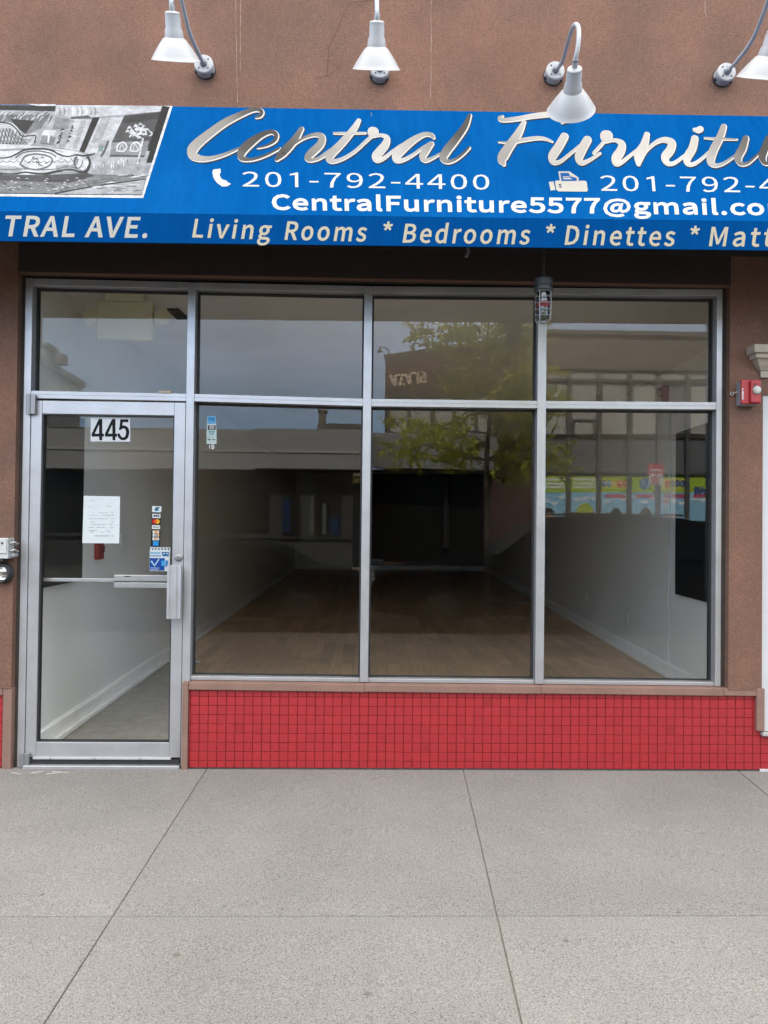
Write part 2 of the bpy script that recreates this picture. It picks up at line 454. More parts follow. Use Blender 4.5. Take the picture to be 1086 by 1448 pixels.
# ------------------------------------------------------------------ lettering
def text_polys(s, p0, p1, cap, bold=0.0, shear=0.0, track=0.0, fit=True):
    """triangles (list of 3 image points) of a line of text set from p0 to p1 along its baseline"""
    x = 0.0
    gl = []
    for ch in s:
        if ch == ' ':
            x += 40 + track; continue
        adv, data = GLYPHS[ch]
        cs = [[tuple(map(float, q.split(','))) for q in c.split()] for c in data.split('|')]
        gl.append((x, cs)); x += adv + track
        last = max(q[0] for c in cs for q in c) + gl[-1][0]
    first = min(q[0] for c in gl[0][1] for q in c)
    L_ = math.hypot(p1[0] - p0[0], p1[1] - p0[1])
    sx = L_ / (last - first); sy = cap / 128.0
    ux, uy = (p1[0] - p0[0]) / L_, (p1[1] - p0[1]) / L_
    out = []
    for gx, cs in gl:
        polys = []
        for c in cs:
            q = [((gx + a - first) * sx, b * sy) for a, b in c]
            if bold:
                r = []
                n = len(q)
                for i in range(n):
                    a, b, d = q[i - 1], q[i], q[(i + 1) % n]
                    e1 = Vector((b[0] - a[0], b[1] - a[1])); e2 = Vector((d[0] - b[0], d[1] - b[1]))
                    if e1.length < 1e-6 or e2.length < 1e-6:
                        r.append(b); continue
                    n1 = Vector((e1.y, -e1.x)).normalized(); n2 = Vector((e2.y, -e2.x)).normalized()
                    nn = n1 + n2
                    if nn.length < 0.3: nn = n1
                    nn = nn.normalized(); k = bold / max(0.55, nn.dot(n1))
                    r.append((b[0] + nn.x * k, b[1] + nn.y * k))
                q = r
            q = [(a + shear * b, b) for a, b in q]
            polys.append([Vector((a, b, 0)) for a, b in q])
        def area(p): return sum(p[i - 1].x * p[i].y - p[i].x * p[i - 1].y for i in range(len(p)))

        def inside(v, p):
            c = False
            for i in range(len(p)):
                a, b = p[i - 1], p[i]
                if (a.y > v.y) != (b.y > v.y) and v.x < (b.x - a.x) * (v.y - a.y) / (b.y - a.y) + a.x: c = not c
            return c
        outer = [p for p in polys if area(p) > 0]
        for o_ in outer:
            grp = [o_] + [h for h in polys if area(h) <= 0 and inside(h[0], o_)]
            flat = [v for p in grp for v in p]
            for t in tessellate_polygon(grp):
                out.append([(p0[0] + flat[i].x * ux + flat[i].y * uy, p0[1] + flat[i].x * uy - flat[i].y * ux) for i in t])
    return out


def add_text(mb, surf, s, p0, p1, cap, bold=0.0, shear=0.0, track=0.0, col=None):
    for t in text_polys(s, p0, p1, cap, bold, shear, track):
        mb.poly([surf(*q) for q in t], col)
    return mb


def stroke(mb, surf, path, rad, n=8, dx=0.0, dy=0.0, grow=0.0, eps0=0.0, deps=2e-6, colf=None):
    """a brush stroke: path and radii in image points, laid on a surface; surf(px, py, lift)"""
    pts = spline([(x, y, r) for (x, y), r in zip(path, rad)], n)
    m = len(pts)
    L_, Rr, C_ = [], [], []
    for i in range(m):
        a, b = pts[max(i - 1, 0)], pts[min(i + 1, m - 1)]
        t = Vector((b[0] - a[0], b[1] - a[1]))
        t = t.normalized() if t.length > 1e-9 else Vector((1, 0))
        x, y, r = pts[i]; r = max(0.15, r + grow)
        L_.append((x - t.y * r + dx, y + t.x * r + dy)); Rr.append((x + t.y * r + dx, y - t.x * r + dy)); C_.append((x + dx, y + dy, r, t))
    e = eps0
    for i in range(m - 1):
        e += deps
        c = colf(C_[i][0], C_[i][1]) if colf else None
        mb.poly([surf(*L_[i], e), surf(*L_[i + 1], e), surf(*Rr[i + 1], e), surf(*Rr[i], e)], c)
    for (x, y, r, t), sg in ((C_[0], -1), (C_[-1], 1)):
        e += deps
        base = math.atan2(t.y, t.x) + (math.pi if sg < 0 else 0)
        c = colf(x, y) if colf else None
        mb.poly([surf(x + r * math.cos(base + a), y + r * math.sin(base + a), e) for a in [(-90 + 180 * k / 9) * math.pi / 180 for k in range(10)]], c)
    return mb
SUN_E, SUN_A, SUN_S, SUN_ANG = 46, 10, 5.0, 2.0
SKY_S, CLOUD_LO, CLOUD_HI, EXPO = 0.145, (3.9, 7.4, 12.8, 1), (21.8, 19.8, 17.2, 1), 1.65
# ------------------------------------------------------------------ palette
STUCCO = pmat('stucco', (0.288, 0.154, 0.108), 0.92, var=0.10, vscale=2.2, bump=0.9, bscale=150, bdist=0.006, col2=(0.205, 0.125, 0.095), c2scale=1.7, c2amt=0.8, speck=0.2, speckscale=110, spec=0.2, grit=.14, gscale=80)
TRIM = pmat('brown trim paint', (0.29, 0.165, 0.125), 0.75, var=0.12, vscale=7, bump=0.3, bscale=60, speck=0.08)
ALU = pmat('satin aluminium', (0.66, 0.665, 0.69), 0.36, metal=0.55, var=0.07, vscale=5, stretch=(1, 1, 1), bump=0.05, bscale=40, rvar=0.08, speck=0.03, speckscale=90)
ALU_D = pmat('dull aluminium', (0.42, 0.42, 0.43), 0.45, metal=0.6, var=0.1, vscale=9)
BLACK = pmat('black rubber', (0.012, 0.012, 0.013), 0.6)
WHITE = pmat('white enamel', (0.60, 0.61, 0.63), 0.42, var=0.05, vscale=8, col2=(0.50, 0.50, 0.49), c2scale=14, c2amt=0.2)
GALV = pmat('galvanised grey', (0.40, 0.42, 0.45), 0.42, metal=0.5, var=0.1, vscale=20)
GLASS = glassmat('window glass', 0.027, (.985, .992, .988))
RED = pmat('red enamel', (0.52, 0.022, 0.03), 0.4, var=0.06)
PRINT = pmat('printed vinyl', (1, 1, 1), 0.6, vcol=True, spec=.08)
PRINTN = pmat('printed photograph ink', (1, 1, 1), 0.6, spec=.08, vcol=True, var=0.26, vscale=16, speck=0.16, speckscale=60)
DARKP = pmat('black panel', (0.012, 0.014, 0.016), 0.35)
TILE = tilemat('red mosaic tile', (0.255, 0.0165, 0.021), (0.085, 0.008, 0.010), 0.0530, 0.0545, ox=1.0355, oz=0.006, rough=0.42, var=.05, mortar=.0017, mott=.5)
PLASTER = pmat('grey wall paint', (0.73, 0.75, 0.735), 0.62, var=0.05, vscale=1.6, bump=0.06, bscale=30, col2=(0.67, 0.69, 0.68), c2scale=0.8, c2amt=0.5)
BASEB = pmat('baseboard paint', (0.88, 0.89, 0.885), 0.4, var=0.05)
CEIL = pmat('ceiling paint', (0.60, 0.61, 0.60), 0.8, var=0.05, vscale=1.3)
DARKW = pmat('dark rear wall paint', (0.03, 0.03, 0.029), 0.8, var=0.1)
WOOD = tilemat('wood floor', (0.64, 0.43, 0.255), (0.32, 0.20, 0.12), 1.25, 0.12, off=0.37, mortar=0.002, var=0.16, rough=0.42, bump=0.25, wall=False)
VINYL = pmat('grey entrance vinyl', (0.30, 0.29, 0.265), 0.6, var=0.16, vscale=9, speck=0.12, speckscale=60, bump=0.2)
CREAM = pmat('cream plastic', (0.66, 0.62, 0.44), 0.5)
PAPER = pmat('white paper', (0.74, 0.80, 0.82), 0.8, var=0.05, vscale=14)
CONC = pmat('concrete', (0.315, 0.310, 0.300), 0.9, var=0.10, vscale=1.1, bump=0.5, bscale=260, bdist=0.002, speck=0.36, speckscale=170, spec=0.2, grit=.38, gscale=120, vcol=True)
JOINT = pmat('sidewalk joint dirt', (0.30, 0.265, 0.235), 0.95, var=0.2, vscale=20)
ASPH = pmat('asphalt', (0.030, 0.030, 0.031), 0.95, spec=.05, var=0.15, vscale=2, speck=0.3, speckscale=120, bump=0.5, bscale=150)
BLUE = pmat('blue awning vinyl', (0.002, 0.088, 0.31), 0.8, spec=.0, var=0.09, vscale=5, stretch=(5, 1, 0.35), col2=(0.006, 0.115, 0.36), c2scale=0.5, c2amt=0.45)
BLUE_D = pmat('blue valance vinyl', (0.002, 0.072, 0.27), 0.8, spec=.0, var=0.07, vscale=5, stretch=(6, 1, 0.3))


def lin(x, xs, ys):
    if x <= xs[0]: return ys[0]
    for i in range(len(xs) - 1):
        if x <= xs[i + 1]:
            return ys[i] + (ys[i + 1] - ys[i]) * (x - xs[i]) / (xs[i + 1] - xs[i])
    return ys[-1]


Z0 = CAM.z
NX = [-2.06, -1.07, 0.0, 1.06, 2.17]
z_head = lambda x: Z0 + lin(x, NX, [1.443, 1.437, 1.434, 1.444, 1.454])
z_tran = lambda x: Z0 + lin(x, NX, [0.766, 0.762, 0.748, 0.751, 0.760])
z_sill = lambda x: Z0 + lin(x, NX, [-0.960, -0.963, -0.970, -0.974, -0.980])
# ------------------------------------------------------------------ ground, sidewalk, road
gz = lambda y: SLOPE * min(y, 0)
KERB = -6.3
mb = MB(); mb.box(-300, 300, -300, 300, -1.2, -0.62)
structure(mb.build('ground', pmat('bare earth', (0.16, 0.14, 0.11), 0.95, var=0.2, vscale=0.5)))
mb = MB(); mb.hexa([(-60, KERB - .02, -.30), (60, KERB - .02, -.30), (60, -16, -.30), (-60, -16, -.30)], [(-60, KERB - .02, -.5), (60, KERB - .02, -.5), (60, -16, -.5), (-60, -16, -.5)])
structure(mb.build('road', ASPH))


def xline(pa, pb):
    a, b = PG(*pa), PG(*pb)
    return lambda y: a.x + (b.x - a.x) * (y - a.y) / (b.y - a.y)


l1 = xline((292, 1088), (62, 1448)); l2 = xline((655, 1088), (738, 1448)); l3 = lambda y: l2(y) + (l2(0) - l1(0)) * 1.09 + 0.02 * y
XL = [lambda y, k=k: l1(y) - 1.62 * k for k in range(20, 0, -1)] + [l1, l2, l3] + [lambda y, k=k: l3(y) + 1.62 * k for k in range(1, 20)]
yt = (PG(0, 1296).y + PG(1086, 1294).y) / 2
YS = [-0.0, yt, 2 * yt, 3 * yt, KERB + .16]
mb = MB()
g = 0.0026
for j in range(len(YS) - 1):
    ya, yb = YS[j] - (g if j else 0), YS[j + 1] + g
    for i in range(len(XL) - 1):
        k_ = random.uniform(.95, 1.04)
        pts = [(XL[i](ya) + g, ya), (XL[i + 1](ya) - g, ya), (XL[i + 1](yb) - g, yb), (XL[i](yb) + g, yb)]
        mb.hexa([(x, y, gz(y)) for x, y in pts], [(x, y, gz(y) - .08) for x, y in pts], tuple(c * EXT * k_ for c in (.282, .278, .271)))
SCUFF = pmat('chalk scuff', (.50, .49, .47), .9, var=.2, vscale=40)
sw = structure(mb.build('sidewalk', CONC, bevel=0.003, seg=2))
mb = MB(); mb.hexa([(-33, .0, -.006), (33, .0, -.006), (33, KERB + .15, gz(KERB + .15) - .010), (-33, KERB + .15, gz(KERB + .15) - .010)],
                   [(-33, .0, -.4), (33, .0, -.4), (33, KERB + .15, -.5), (-33, KERB + .15, -.5)])
mb.build('joint_bed', JOINT, sw)
GUM = pmat('old gum', (.09, .085, .08), .8)
for gx_, gy_, gr_ in ((640, 1190, 2.2), (395, 1240, 2.6), (800, 1330, 4), (905, 1180, 2), (250, 1350, 4.5), (520, 1405, 4), (120, 1180, 2), (700, 1140, 1.6), (960, 1290, 3), (60, 1265, 3)):
    c_ = PG(gx_, gy_); rg = gr_ * .0028
    MB().prism([c_ + Vector((rg * random.uniform(.75, 1.2) * math.cos(a_ * .628), rg * random.uniform(.7, 1.1) * math.sin(a_ * .628), .0016)) for a_ in range(10)], (0, 0, -.001)).build('gum_spot', GUM, sw)
for pa, pb, wd_ in (((44, 1093), (62, 1091), 1.0), ((66, 1094.5), (86, 1092.5), .7), ((74, 1091.5), (98, 1092.5), .9), ((16, 1092), (30, 1095), .8)):
    q = [PG(pa[0], pa[1] - wd_), PG(pb[0], pb[1] - wd_ * .4), PG(pb[0], pb[1] + wd_ * .4), PG(pa[0], pa[1] + wd_)]
    MB().prism([p + Vector((0, 0, .0012)) for p in q], (0, 0, -.001)).build('scuff_mark', SCUFF, sw)
mb = MB()
zk = gz(KERB)
for k in range(-10, 10):
    mb.box(k * 3 + .004, k * 3 + 2.996, KERB, KERB + .148, -.45, zk)
structure(mb.build('kerb', pmat('granite kerb', (0.17, 0.165, 0.16), 0.8, var=0.12, vscale=8, speck=0.2), bevel=.012))

# ------------------------------------------------------------------ the shop building
B = thing('shop_building', 'brown stucco shop building with red tiled base around the empty storefront', 'building', (0, 0.1, 0))
TOP = 7.2
PXR = P(1078, 780, -.04).x      # right edge of the right pier
mb = MB()
XL0, XR0 = -2.085, 2.195
zo = Z0 + 1.462
mb.box(-15, 15, -.04, .24, zo, TOP)
mb.box(-15, XL0, -.04, .24, .475, zo)
mb.box(XR0, PXR, -.04, .24, .49, zo)
mb.box(PXR + 1.15, 15, -.04, .24, 0, zo)
mb.box(PXR, PXR + 1.15, -.04, .24, Z0 + .80, zo)
wall = mb.build('stucco_wall', STUCCO, B)
# pale drips and hairline cracks in the stucco
PALE = pmat('efflorescence', (0.40, 0.27, 0.215), 0.95, var=0.25, vscale=30, speck=0.2, speckscale=140)
RUST = pmat('crack', (0.17, 0.065, 0.045), 0.95)


def ribbon(path, w, mat, name):
    mb = MB(); pts = []
    for i in range(len(path) - 1):
        for k in range(6):
            t = k / 6
            pts.append((path[i][0] + (path[i + 1][0] - path[i][0]) * t + random.uniform(-.5, .5), path[i][1] + (path[i + 1][1] - path[i][1]) * t))
    pts.append(path[-1])
    for i in range(len(pts) - 1):
        (x0, y0), (x1, y1) = pts[i], pts[i + 1]
        wa = w * random.uniform(.4, 1.1)
        q = [P(x0 - wa, y0, -.0402), P(x0 + wa, y0, -.0402), P(x1 + wa, y1, -.0402), P(x1 - wa, y1, -.0402)]
        mb.prism(q, (0, -.0006 - .00001 * i, 0))
    mb.build(name, mat, wall)


ribbon([(333, -30), (334, 60), (336, 146)], .6, PALE, 'drip_stain')
ribbon([(341, -30), (340, 50), (340, 100)], .5, PALE, 'drip_stain')
ribbon([(609, -20), (610, 60), (609, 140)], .6, PALE, 'drip_stain')
ribbon([(997, -10), (997, 12), (998, 26)], .7, PALE, 'drip_stain')
ribbon([(560, -3), (520, 1), (494, 4), (486, 18), (478, 40), (466, 62), (464, 84), (462, 108)], .35, RUST, 'crack')
ribbon([(464, 84), (480, 96), (462, 108), (446, 110)], .3, RUST, 'crack')

# upper storey mass and roof
mb = MB(); mb.box(-15, 15, .24, 19.2, Z0 + 1.74, TOP - .3)
mb.build('upper_storey', STUCCO, B)
# red tile bulkhead: cushion edged mosaic tiles on a dark grout bed
GROUT = pmat('dark red grout', (.060, .008, .009), .9, var=.2, vscale=30)
TILE = pmat('red glazed tile', (1, 1, 1), .36, vcol=True, var=.07, vscale=40, spec=.45)
rt_ = random.Random(21)


def tiles(x0, x1, z1, xa):
    mb = MB(); mb.box(x0, x1, -.0165, .10, -.05, z1)
    o = mb.build('tile_bulkhead', GROUT, B)
    mb = MB()
    w_, h_, g_, e_ = .0530, .0545, .0008, .0023
    n0 = int((x0 - xa) / w_) - 1
    for i in range(n0, n0 + int((x1 - x0) / w_) + 3):
        wob = rt_.uniform(-.0006, .0006)
        for j in range(-1, 9):
            a0, a1 = xa + i * w_ + g_ + wob, xa + (i + 1) * w_ - g_ + rt_.uniform(-.0004, .0004)
            c0, c1 = j * h_ - .006 + g_ + rt_.uniform(-.0004, .0004), (j + 1) * h_ - .006 - g_
            a0, a1, c0, c1 = max(a0, x0), min(a1, x1), max(c0, .007), min(c1, z1)
            if a1 - a0 < .008 or c1 - c0 < .008: continue
            y0, y1 = -.0166, -.0200 - rt_.uniform(0, .0006)
            t1, t2 = rt_.uniform(-.0002, .0002), rt_.uniform(-.0002, .0002)
            k = rt_.uniform(.95, 1.05) * (.88 if rt_.random() < .015 else 1)
            c = (.248 * k, .0160 * k, .0200 * k)
            mb.mesh([(a0, y0, c0), (a1, y0, c0), (a1, y0, c1), (a0, y0, c1), (a0 + e_, y1 + t1, c0 + e_), (a1 - e_, y1 - t1, c0 + e_), (a1 - e_, y1 - t1 + t2, c1 - e_), (a0 + e_, y1 + t1 + t2, c1 - e_)],
                    [(4, 5, 6, 7), (0, 1, 5, 4), (1, 2, 6, 5), (2, 3, 7, 6), (3, 0, 4, 7)], c)
    mb.build('mosaic_tiles', TILE, o, recalc=False)


tiles(-1.045, PXR + .004, .468, -1.0355)
tiles(-5.0, -2.135, .43, -2.14)
tiles(PXR + .005, PXR + 1.15, .215, PXR + .005)
mb = MB(); mb.box(-1.045, PXR, -.0225, -.0167, -.006, .0062); mb.build('base_sealant', pmat('dirty sealant', (.035, .03, .028), .9, var=.3, vscale=30), B)
# painted trim boards around the tile
mb = MB()
segs = [-1.045, 0.0, 1.06, 2.17, PXR - .005]
for i in range(4):
    a, b = segs[i], segs[i + 1]
    za, zb = z_sill(a), z_sill(b)
    mb.hexa([(a, -.038, za - .044), (b, -.038, zb - .046), (b, -.038, zb), (a, -.038, za)],
            [(a, .115, za - .044), (b, .115, zb - .046), (b, .115, zb + .004), (a, .115, za + .004)])
mb.build('sill_board', TRIM, B, bevel=.004)
mb = MB(); a = P(256, 1080, -.036).x; mb.box(a, -1.047, -.036, .09, -.02, z_sill(-1.05)); mb.build('edge_board', TRIM, B, bevel=.004)
mb = MB(); zt = P(1078, 1034, -.04).z; mb.box(PXR - .03, PXR + .018, -.042, .09, zt, z_sill(2.3) + .002); mb.build('edge_board', TRIM, B, bevel=.004)
mb = MB(); mb.box(-2.135, -2.082, -.036, .09, -.02, .476); mb.build('edge_board', TRIM, B, bevel=.004)
mb = MB(); mb.box(-15, -2.136, -.038, .09, .432, .474); mb.build('sill_board', TRIM, B, bevel=.004)

mb = MB(); mb.box(-2.085, 2.195, -.046, -.0402, zo + .004, zo + .42); mb.build('lintel_shade', pmat('painted lintel shade', (.022, .013, .011), .9, var=.2, vscale=6), B)  # added sheet over the lintel; its dark brown paints in the awning's shade
# ------------------------------------------------------------------ the room behind the glass
ZF = 0.0
fa, fb = PZ(57, 1062, ZF), PZ(415, 806, ZF)
ra, rb = PZ(945, 957, ZF), PZ(683, 806, ZF)
YB = (fb.y + rb.y) / 2
lx = lambda y: fa.x + (fb.x - fa.x) * (y - fa.y) / (fb.y - fa.y)
rx = lambda y: ra.x + (rb.x - ra.x) * (y - ra.y) / (rb.y - ra.y)
ZC = Z0 + 1.53
Y0 = .115
mb = MB(); mb.hexa([(lx(Y0), Y0, -.1), (lx(YB), YB, -.1), (lx(YB), YB, ZC + .1), (lx(Y0), Y0, ZC + .1)],
                   [(lx(Y0) - .2, Y0, -.1), (lx(YB) - .2, YB, -.1), (lx(YB) - .2, YB, ZC + .1), (lx(Y0) - .2, Y0, ZC + .1)])
mb.build('side_wall', PLASTER, B)
mb = MB(); mb.hexa([(rx(Y0), Y0, -.1), (rx(YB), YB, -.1), (rx(YB), YB, ZC + .1), (rx(Y0), Y0, ZC + .1)],
                   [(rx(Y0) + .2, Y0, -.1), (rx(YB) + .2, YB, -.1), (rx(YB) + .2, YB, ZC + .1), (rx(Y0) + .2, Y0, ZC + .1)])
mb.build('side_wall', PLASTER, B)
xm = P(498, 800, YB).x
mb = MB(); mb.box(lx(YB) - .2, xm, YB, YB + .15, -.1, ZC + .1); mb.build('rear_wall', PLASTER, B)
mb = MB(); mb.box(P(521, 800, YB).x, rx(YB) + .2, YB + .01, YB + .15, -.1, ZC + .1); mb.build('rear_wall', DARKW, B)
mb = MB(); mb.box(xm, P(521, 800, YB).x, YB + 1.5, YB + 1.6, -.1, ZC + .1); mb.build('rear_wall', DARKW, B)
mb = MB(); mb.box(-4, 5.5, Y0, YB + 1.7, ZC, ZC + .2); mb.build('ceiling', CEIL, B)
# light cove / soffit band across the ceiling
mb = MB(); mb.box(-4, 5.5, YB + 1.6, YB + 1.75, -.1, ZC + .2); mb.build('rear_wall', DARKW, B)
mb = MB()
mb.poly([(-1.1, Y0, ZF), (5.5, Y0, ZF), (5.5, YB + 1.6, ZF), (-4, YB + 1.6, ZF), (-4, 3.32, ZF), (-1.72, 3.32, ZF), (-1.72, 2.6, ZF), (-1.1, 2.6, ZF)])
mb.build('wood_floor', WOOD, B)
mb = MB()
mb.prism([(-4, -.02, ZF - .004), (-1.1, -.02, ZF - .004), (-1.1, 2.6, ZF - .004), (-1.72, 2.6, ZF - .004), (-1.72, 3.32, ZF - .004), (-4, 3.32, ZF - .004)], (0, 0, -.05))
mb.build('entrance_floor', VINYL, B)
mb = MB(); mb.box(-2.2, -1.72, 3.30, 3.34, ZF, ZF + .008); mb.build('floor_strip', BASEB, B, bevel=.002)


def baseboard(pa, pb, inward):
    mb = MB()
    pa, pb, n = Vector(pa), Vector(pb), Vector(inward)
    for t, z0, z1 in ((.016, 0.0, .10), (.024, .10, .128), (.010, .128, .142)):
        q = [pa + n * t, pb + n * t, pb, pa]
        mb.hexa([(p.x, p.y, z0 + .001) for p in q], [(p.x, p.y, z1) for p in q])
    # quarter round
    q = [pa + n * .035, pb + n * .035, pb + n * .016, pa + n * .016]
    mb.hexa([(p.x, p.y, .001) for p in q], [(p.x, p.y, .03) for p in q])
    mb.build('baseboard', BASEB, B)


baseboard((lx(Y0), Y0, 0), (lx(YB), YB, 0), (1, 0, 0))
baseboard((rx(Y0), Y0, 0), (rx(YB), YB, 0), (-1, 0, 0))
baseboard((lx(YB) + .03, YB, 0), (xm, YB, 0), (0, -1, 0))
baseboard((P(521, 800, YB).x, YB + .01, 0), (rx(YB) - .03, YB + .01, 0), (0, -1, 0))
WL = (Vector((lx(2), 2, 0)), Vector((fb.y - fa.y, -(fb.x - fa.x), 0)).normalized())
WR = (Vector((rx(2), 2, 0)), Vector((rb.y - ra.y, -(rb.x - ra.x), 0)).normalized())


def on(w, px, py, off=0.0, sgn=1):
    return hit(px, py, w[0] + w[1] * off * sgn, w[1])


# dark panels on both side walls just behind the glass
def wallquad(w, pts, t, sgn, name, mat, par, bevel=0.0):
    q = [on(w, x, y) + w[1] * .001 * sgn for x, y in pts]
    return MB().prism(q, w[1] * t * sgn).build(name, mat, par, bevel=bevel)


def wallrect(w, y0, y1, z0, z1, t, sgn, name, mat, par, bevel=0.0):
    def at(y):
        d = Vector((-w[1].y, w[1].x, 0)); k = (y - w[0].y) / d.y
        return w[0] + d * k
    a, b = at(y0), at(y1)
    q = [Vector((a.x, a.y, z0)), Vector((b.x, b.y, z0)), Vector((b.x, b.y, z1)), Vector((a.x, a.y, z1))]
    q = [p + w[1] * .001 * sgn for p in q]
    return MB().prism(q, w[1] * t * sgn).build(name, mat, par, bevel=bevel)


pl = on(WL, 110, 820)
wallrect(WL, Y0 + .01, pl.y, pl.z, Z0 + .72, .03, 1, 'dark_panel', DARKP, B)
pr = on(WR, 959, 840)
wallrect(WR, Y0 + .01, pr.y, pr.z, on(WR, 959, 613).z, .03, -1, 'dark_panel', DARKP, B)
# ceiling beam and grille
gq = [PZ(x, y, ZC) for x, y in ((236, 436), (253, 436), (268, 450), (250, 450))]
mb = MB(); mb.prism(gq, (0, 0, -.012)); t = mb.build('ceiling_grille', pmat('grille', (.05, .05, .055), .6), B)

# ------------------------------------------------------------------ storefront frame
S = thing('shop_window', 'wide aluminium framed shop window of seven panes over the red tiled base', 'window', (0, 0, .5))
VX = [(-2.062, -2.02), (-1.094, -1.047), (-.029, .020), (1.032, 1.084), (2.134, 2.168)]
D0, D1 = 0.0, 0.112


def vbar(name, xa, xb, z0, z1a, bev=.002, y0=D0, dx=0):
    mb = MB(); mb.hexa([(xa + dx, y0, z0), (xb + dx, y0, z0), (xb, y0, z1a), (xa, y0, z1a)], [(xa + dx, D1, z0), (xb + dx, D1, z0), (xb, D1, z1a), (xa, D1, z1a)])
    return mb.build(name, ALU, S, bevel=bev)


vbar('jamb', *VX[0], -.005, z_head(-2.06))
vbar('mullion', *VX[1], -.005, z_head(-1.07) - .002)
vbar('mullion', *VX[2], z_sill(0) + .006, z_head(0) - .002)
vbar('mullion', *VX[3], z_sill(1.05) + .006, z_head(1.05) - .002)
vbar('jamb', *VX[4], z_sill(2.15) + .004, z_head(2.17))


def hbar(name, i, zf, h, y0, y1=D1, mat=ALU, up=False, bev=.002, par=None):
    a, b = VX[i][1] + .0005, VX[i + 1][0] - .0005
    za, zb = zf(a), zf(b)
    lo, hi = (0, h) if up else (-h, 0)
    mb = MB(); mb.hexa([(a, y0, za + lo), (b, y0, zb + lo), (b, y0, zb + hi), (a, y0, za + hi)], [(a, y1, za + lo), (b, y1, zb + lo), (b, y1, zb + hi), (a, y1, za + hi)])
    return mb.build(name, mat, par or S, bevel=bev)


for i in range(4):
    hbar('head_rail', i, z_head, .042, .003)
    t = hbar('transom_bar', i, z_tran, .046, .002)
    # pressed line along the bar
    hbar('glazing_bead', i, lambda x: z_tran(x) - .021, .0015, .0005, .0035, ALU_D, bev=0, par=t)
    if i:
        hbar('sill_rail', i, lambda x: z_sill(x) + .004, .022, .012, up=True)


def pane(i, z0f, z1f):
    a, b = VX[i][1], VX[i + 1][0]
    w = .011
    y = YM
    mb = MB(); mb.hexa([(a, y, z0f(a)), (b, y, z0f(b)), (b, y, z1f(b)), (a, y, z1f(a))], [(a, y + .006, z0f(a)), (b, y + .006, z0f(b)), (b, y + .006, z1f(b)), (a, y + .006, z1f(a))])
    o = mb.build('pane', GLASS, S)
    g_ = MB()
    for ya, yb in ((y - .012, y - .0005), (y + .0065, y + .02)):
        g_.hexa([(a, ya, z0f(a)), (a + w, ya, z0f(a)), (a + w, ya, z1f(a)), (a, ya, z1f(a))], [(a, yb, z0f(a)), (a + w, yb, z0f(a)), (a + w, yb, z1f(a)), (a, yb, z1f(a))])
        g_.hexa([(b - w, ya, z0f(b)), (b, ya, z0f(b)), (b, ya, z1f(b)), (b - w, ya, z1f(b))], [(b - w, yb, z0f(b)), (b, yb, z0f(b)), (b, yb, z1f(b)), (b - w, yb, z1f(b))])
        for zf, h in ((z0f, w * .6), (z1f, -w)):
            g_.hexa([(a + w, ya, zf(a)), (b - w, ya, zf(b)), (b - w, ya, zf(b) + h), (a + w, ya, zf(a) + h)], [(a + w, yb, zf(a)), (b - w, yb, zf(b)), (b - w, yb, zf(b) + h), (a + w, yb, zf(a) + h)])
    g_.build('gasket', BLACK, o)
    return o


for i in range(4):
    pane(i, lambda x: z_tran(x), lambda x: z_head(x) - .042)
    if i:
        pane(i, lambda x: z_sill(x) + .026, lambda x: z_tran(x) - .046)
# inner black reveals of the frame
# threshold
mb = MB(); mb.box(-2.02, -1.095, -.03, .11, -.012, .018); mb.build('threshold', ALU, S, bevel=.004)
# dark caulk between frame and stucco
mb = MB()
for xa, xb in ((XL0, -2.0625), (2.1685, XR0)):
    mb.box(xa, xb, .006, .11, .0 if xa < 0 else .5, zo)
mb.box(-2.062, 2.168, .006, .11, Z0 + 1.4555, zo)
mb.build('caulk_joint', pmat('dark caulk', (.03, .025, .022), .9, var=.3, vscale=20), S)

# ------------------------------------------------------------------ the door
Dr = thing('shop_door', 'aluminium framed glass shop door with a push bar and pull handle beside the red tiles', 'door', (-1.558, .02, .02))
DY0, DY1, DG = .004, .048, .030
dl, dr = -2.017, -1.0975
ztop = P(150, 567.5).z
zr1 = P(150, 586).z
zb1 = P(150, 1050).z
zb0 = P(150, 1071).z
sl, sr = dl + .064, dr - .066
MB().box(dl, sl, DY0, DY1, zb0, ztop).build('stile', ALU, Dr, bevel=.0025)
MB().box(sr, dr, DY0, DY1, zb0, ztop).build('stile', ALU, Dr, bevel=.0025)
MB().box(sl + .0005, sr - .0005, DY0 + .001, DY1, zr1, ztop).build('top_rail', ALU, Dr, bevel=.002)
MB().box(sl + .0005, sr - .0005, DY0 + .001, DY1, zb0, zb1).build('bottom_rail', ALU, Dr, bevel=.002)
o = MB().box(sl, sr, DG, DG + .006, zb1, zr1).build('pane', GLASS, Dr)
g_ = MB()
for ya, yb in ((DY0 + .006, DG - .0005), (DG + .0065, DY1 - .002)):
    g_.box(sl, sl + .008, ya, yb, zb1, zr1); g_.box(sr - .008, sr, ya, yb, zb1, zr1)
    g_.box(sl + .008, sr - .008, ya, yb, zb1, zb1 + .006); g_.box(sl + .008, sr - .008, ya, yb, zr1 - .008, zr1)
g_.build('gasket', BLACK, o)
mb = MB(); mb.box(sl - .012, sr + .012, -.012, DY0 - .0005, zb0 - .010, zb0 + .004); mb.build('sweep_rail', WHITE, Dr, bevel=.002)
mb = MB(); mb.box(dl + .04, dr - .004, .0, .03, .019, zb0 - .0105); mb.build('sweep_brush', BLACK, Dr)
for x in (-1.86, -1.6, -1.33): MB().lathe([(.005, 0), (.004, -.003)], (x, -.0125, zb0 - .003), (0, 1, 0), 10).build('screw', ALU_D, Dr)
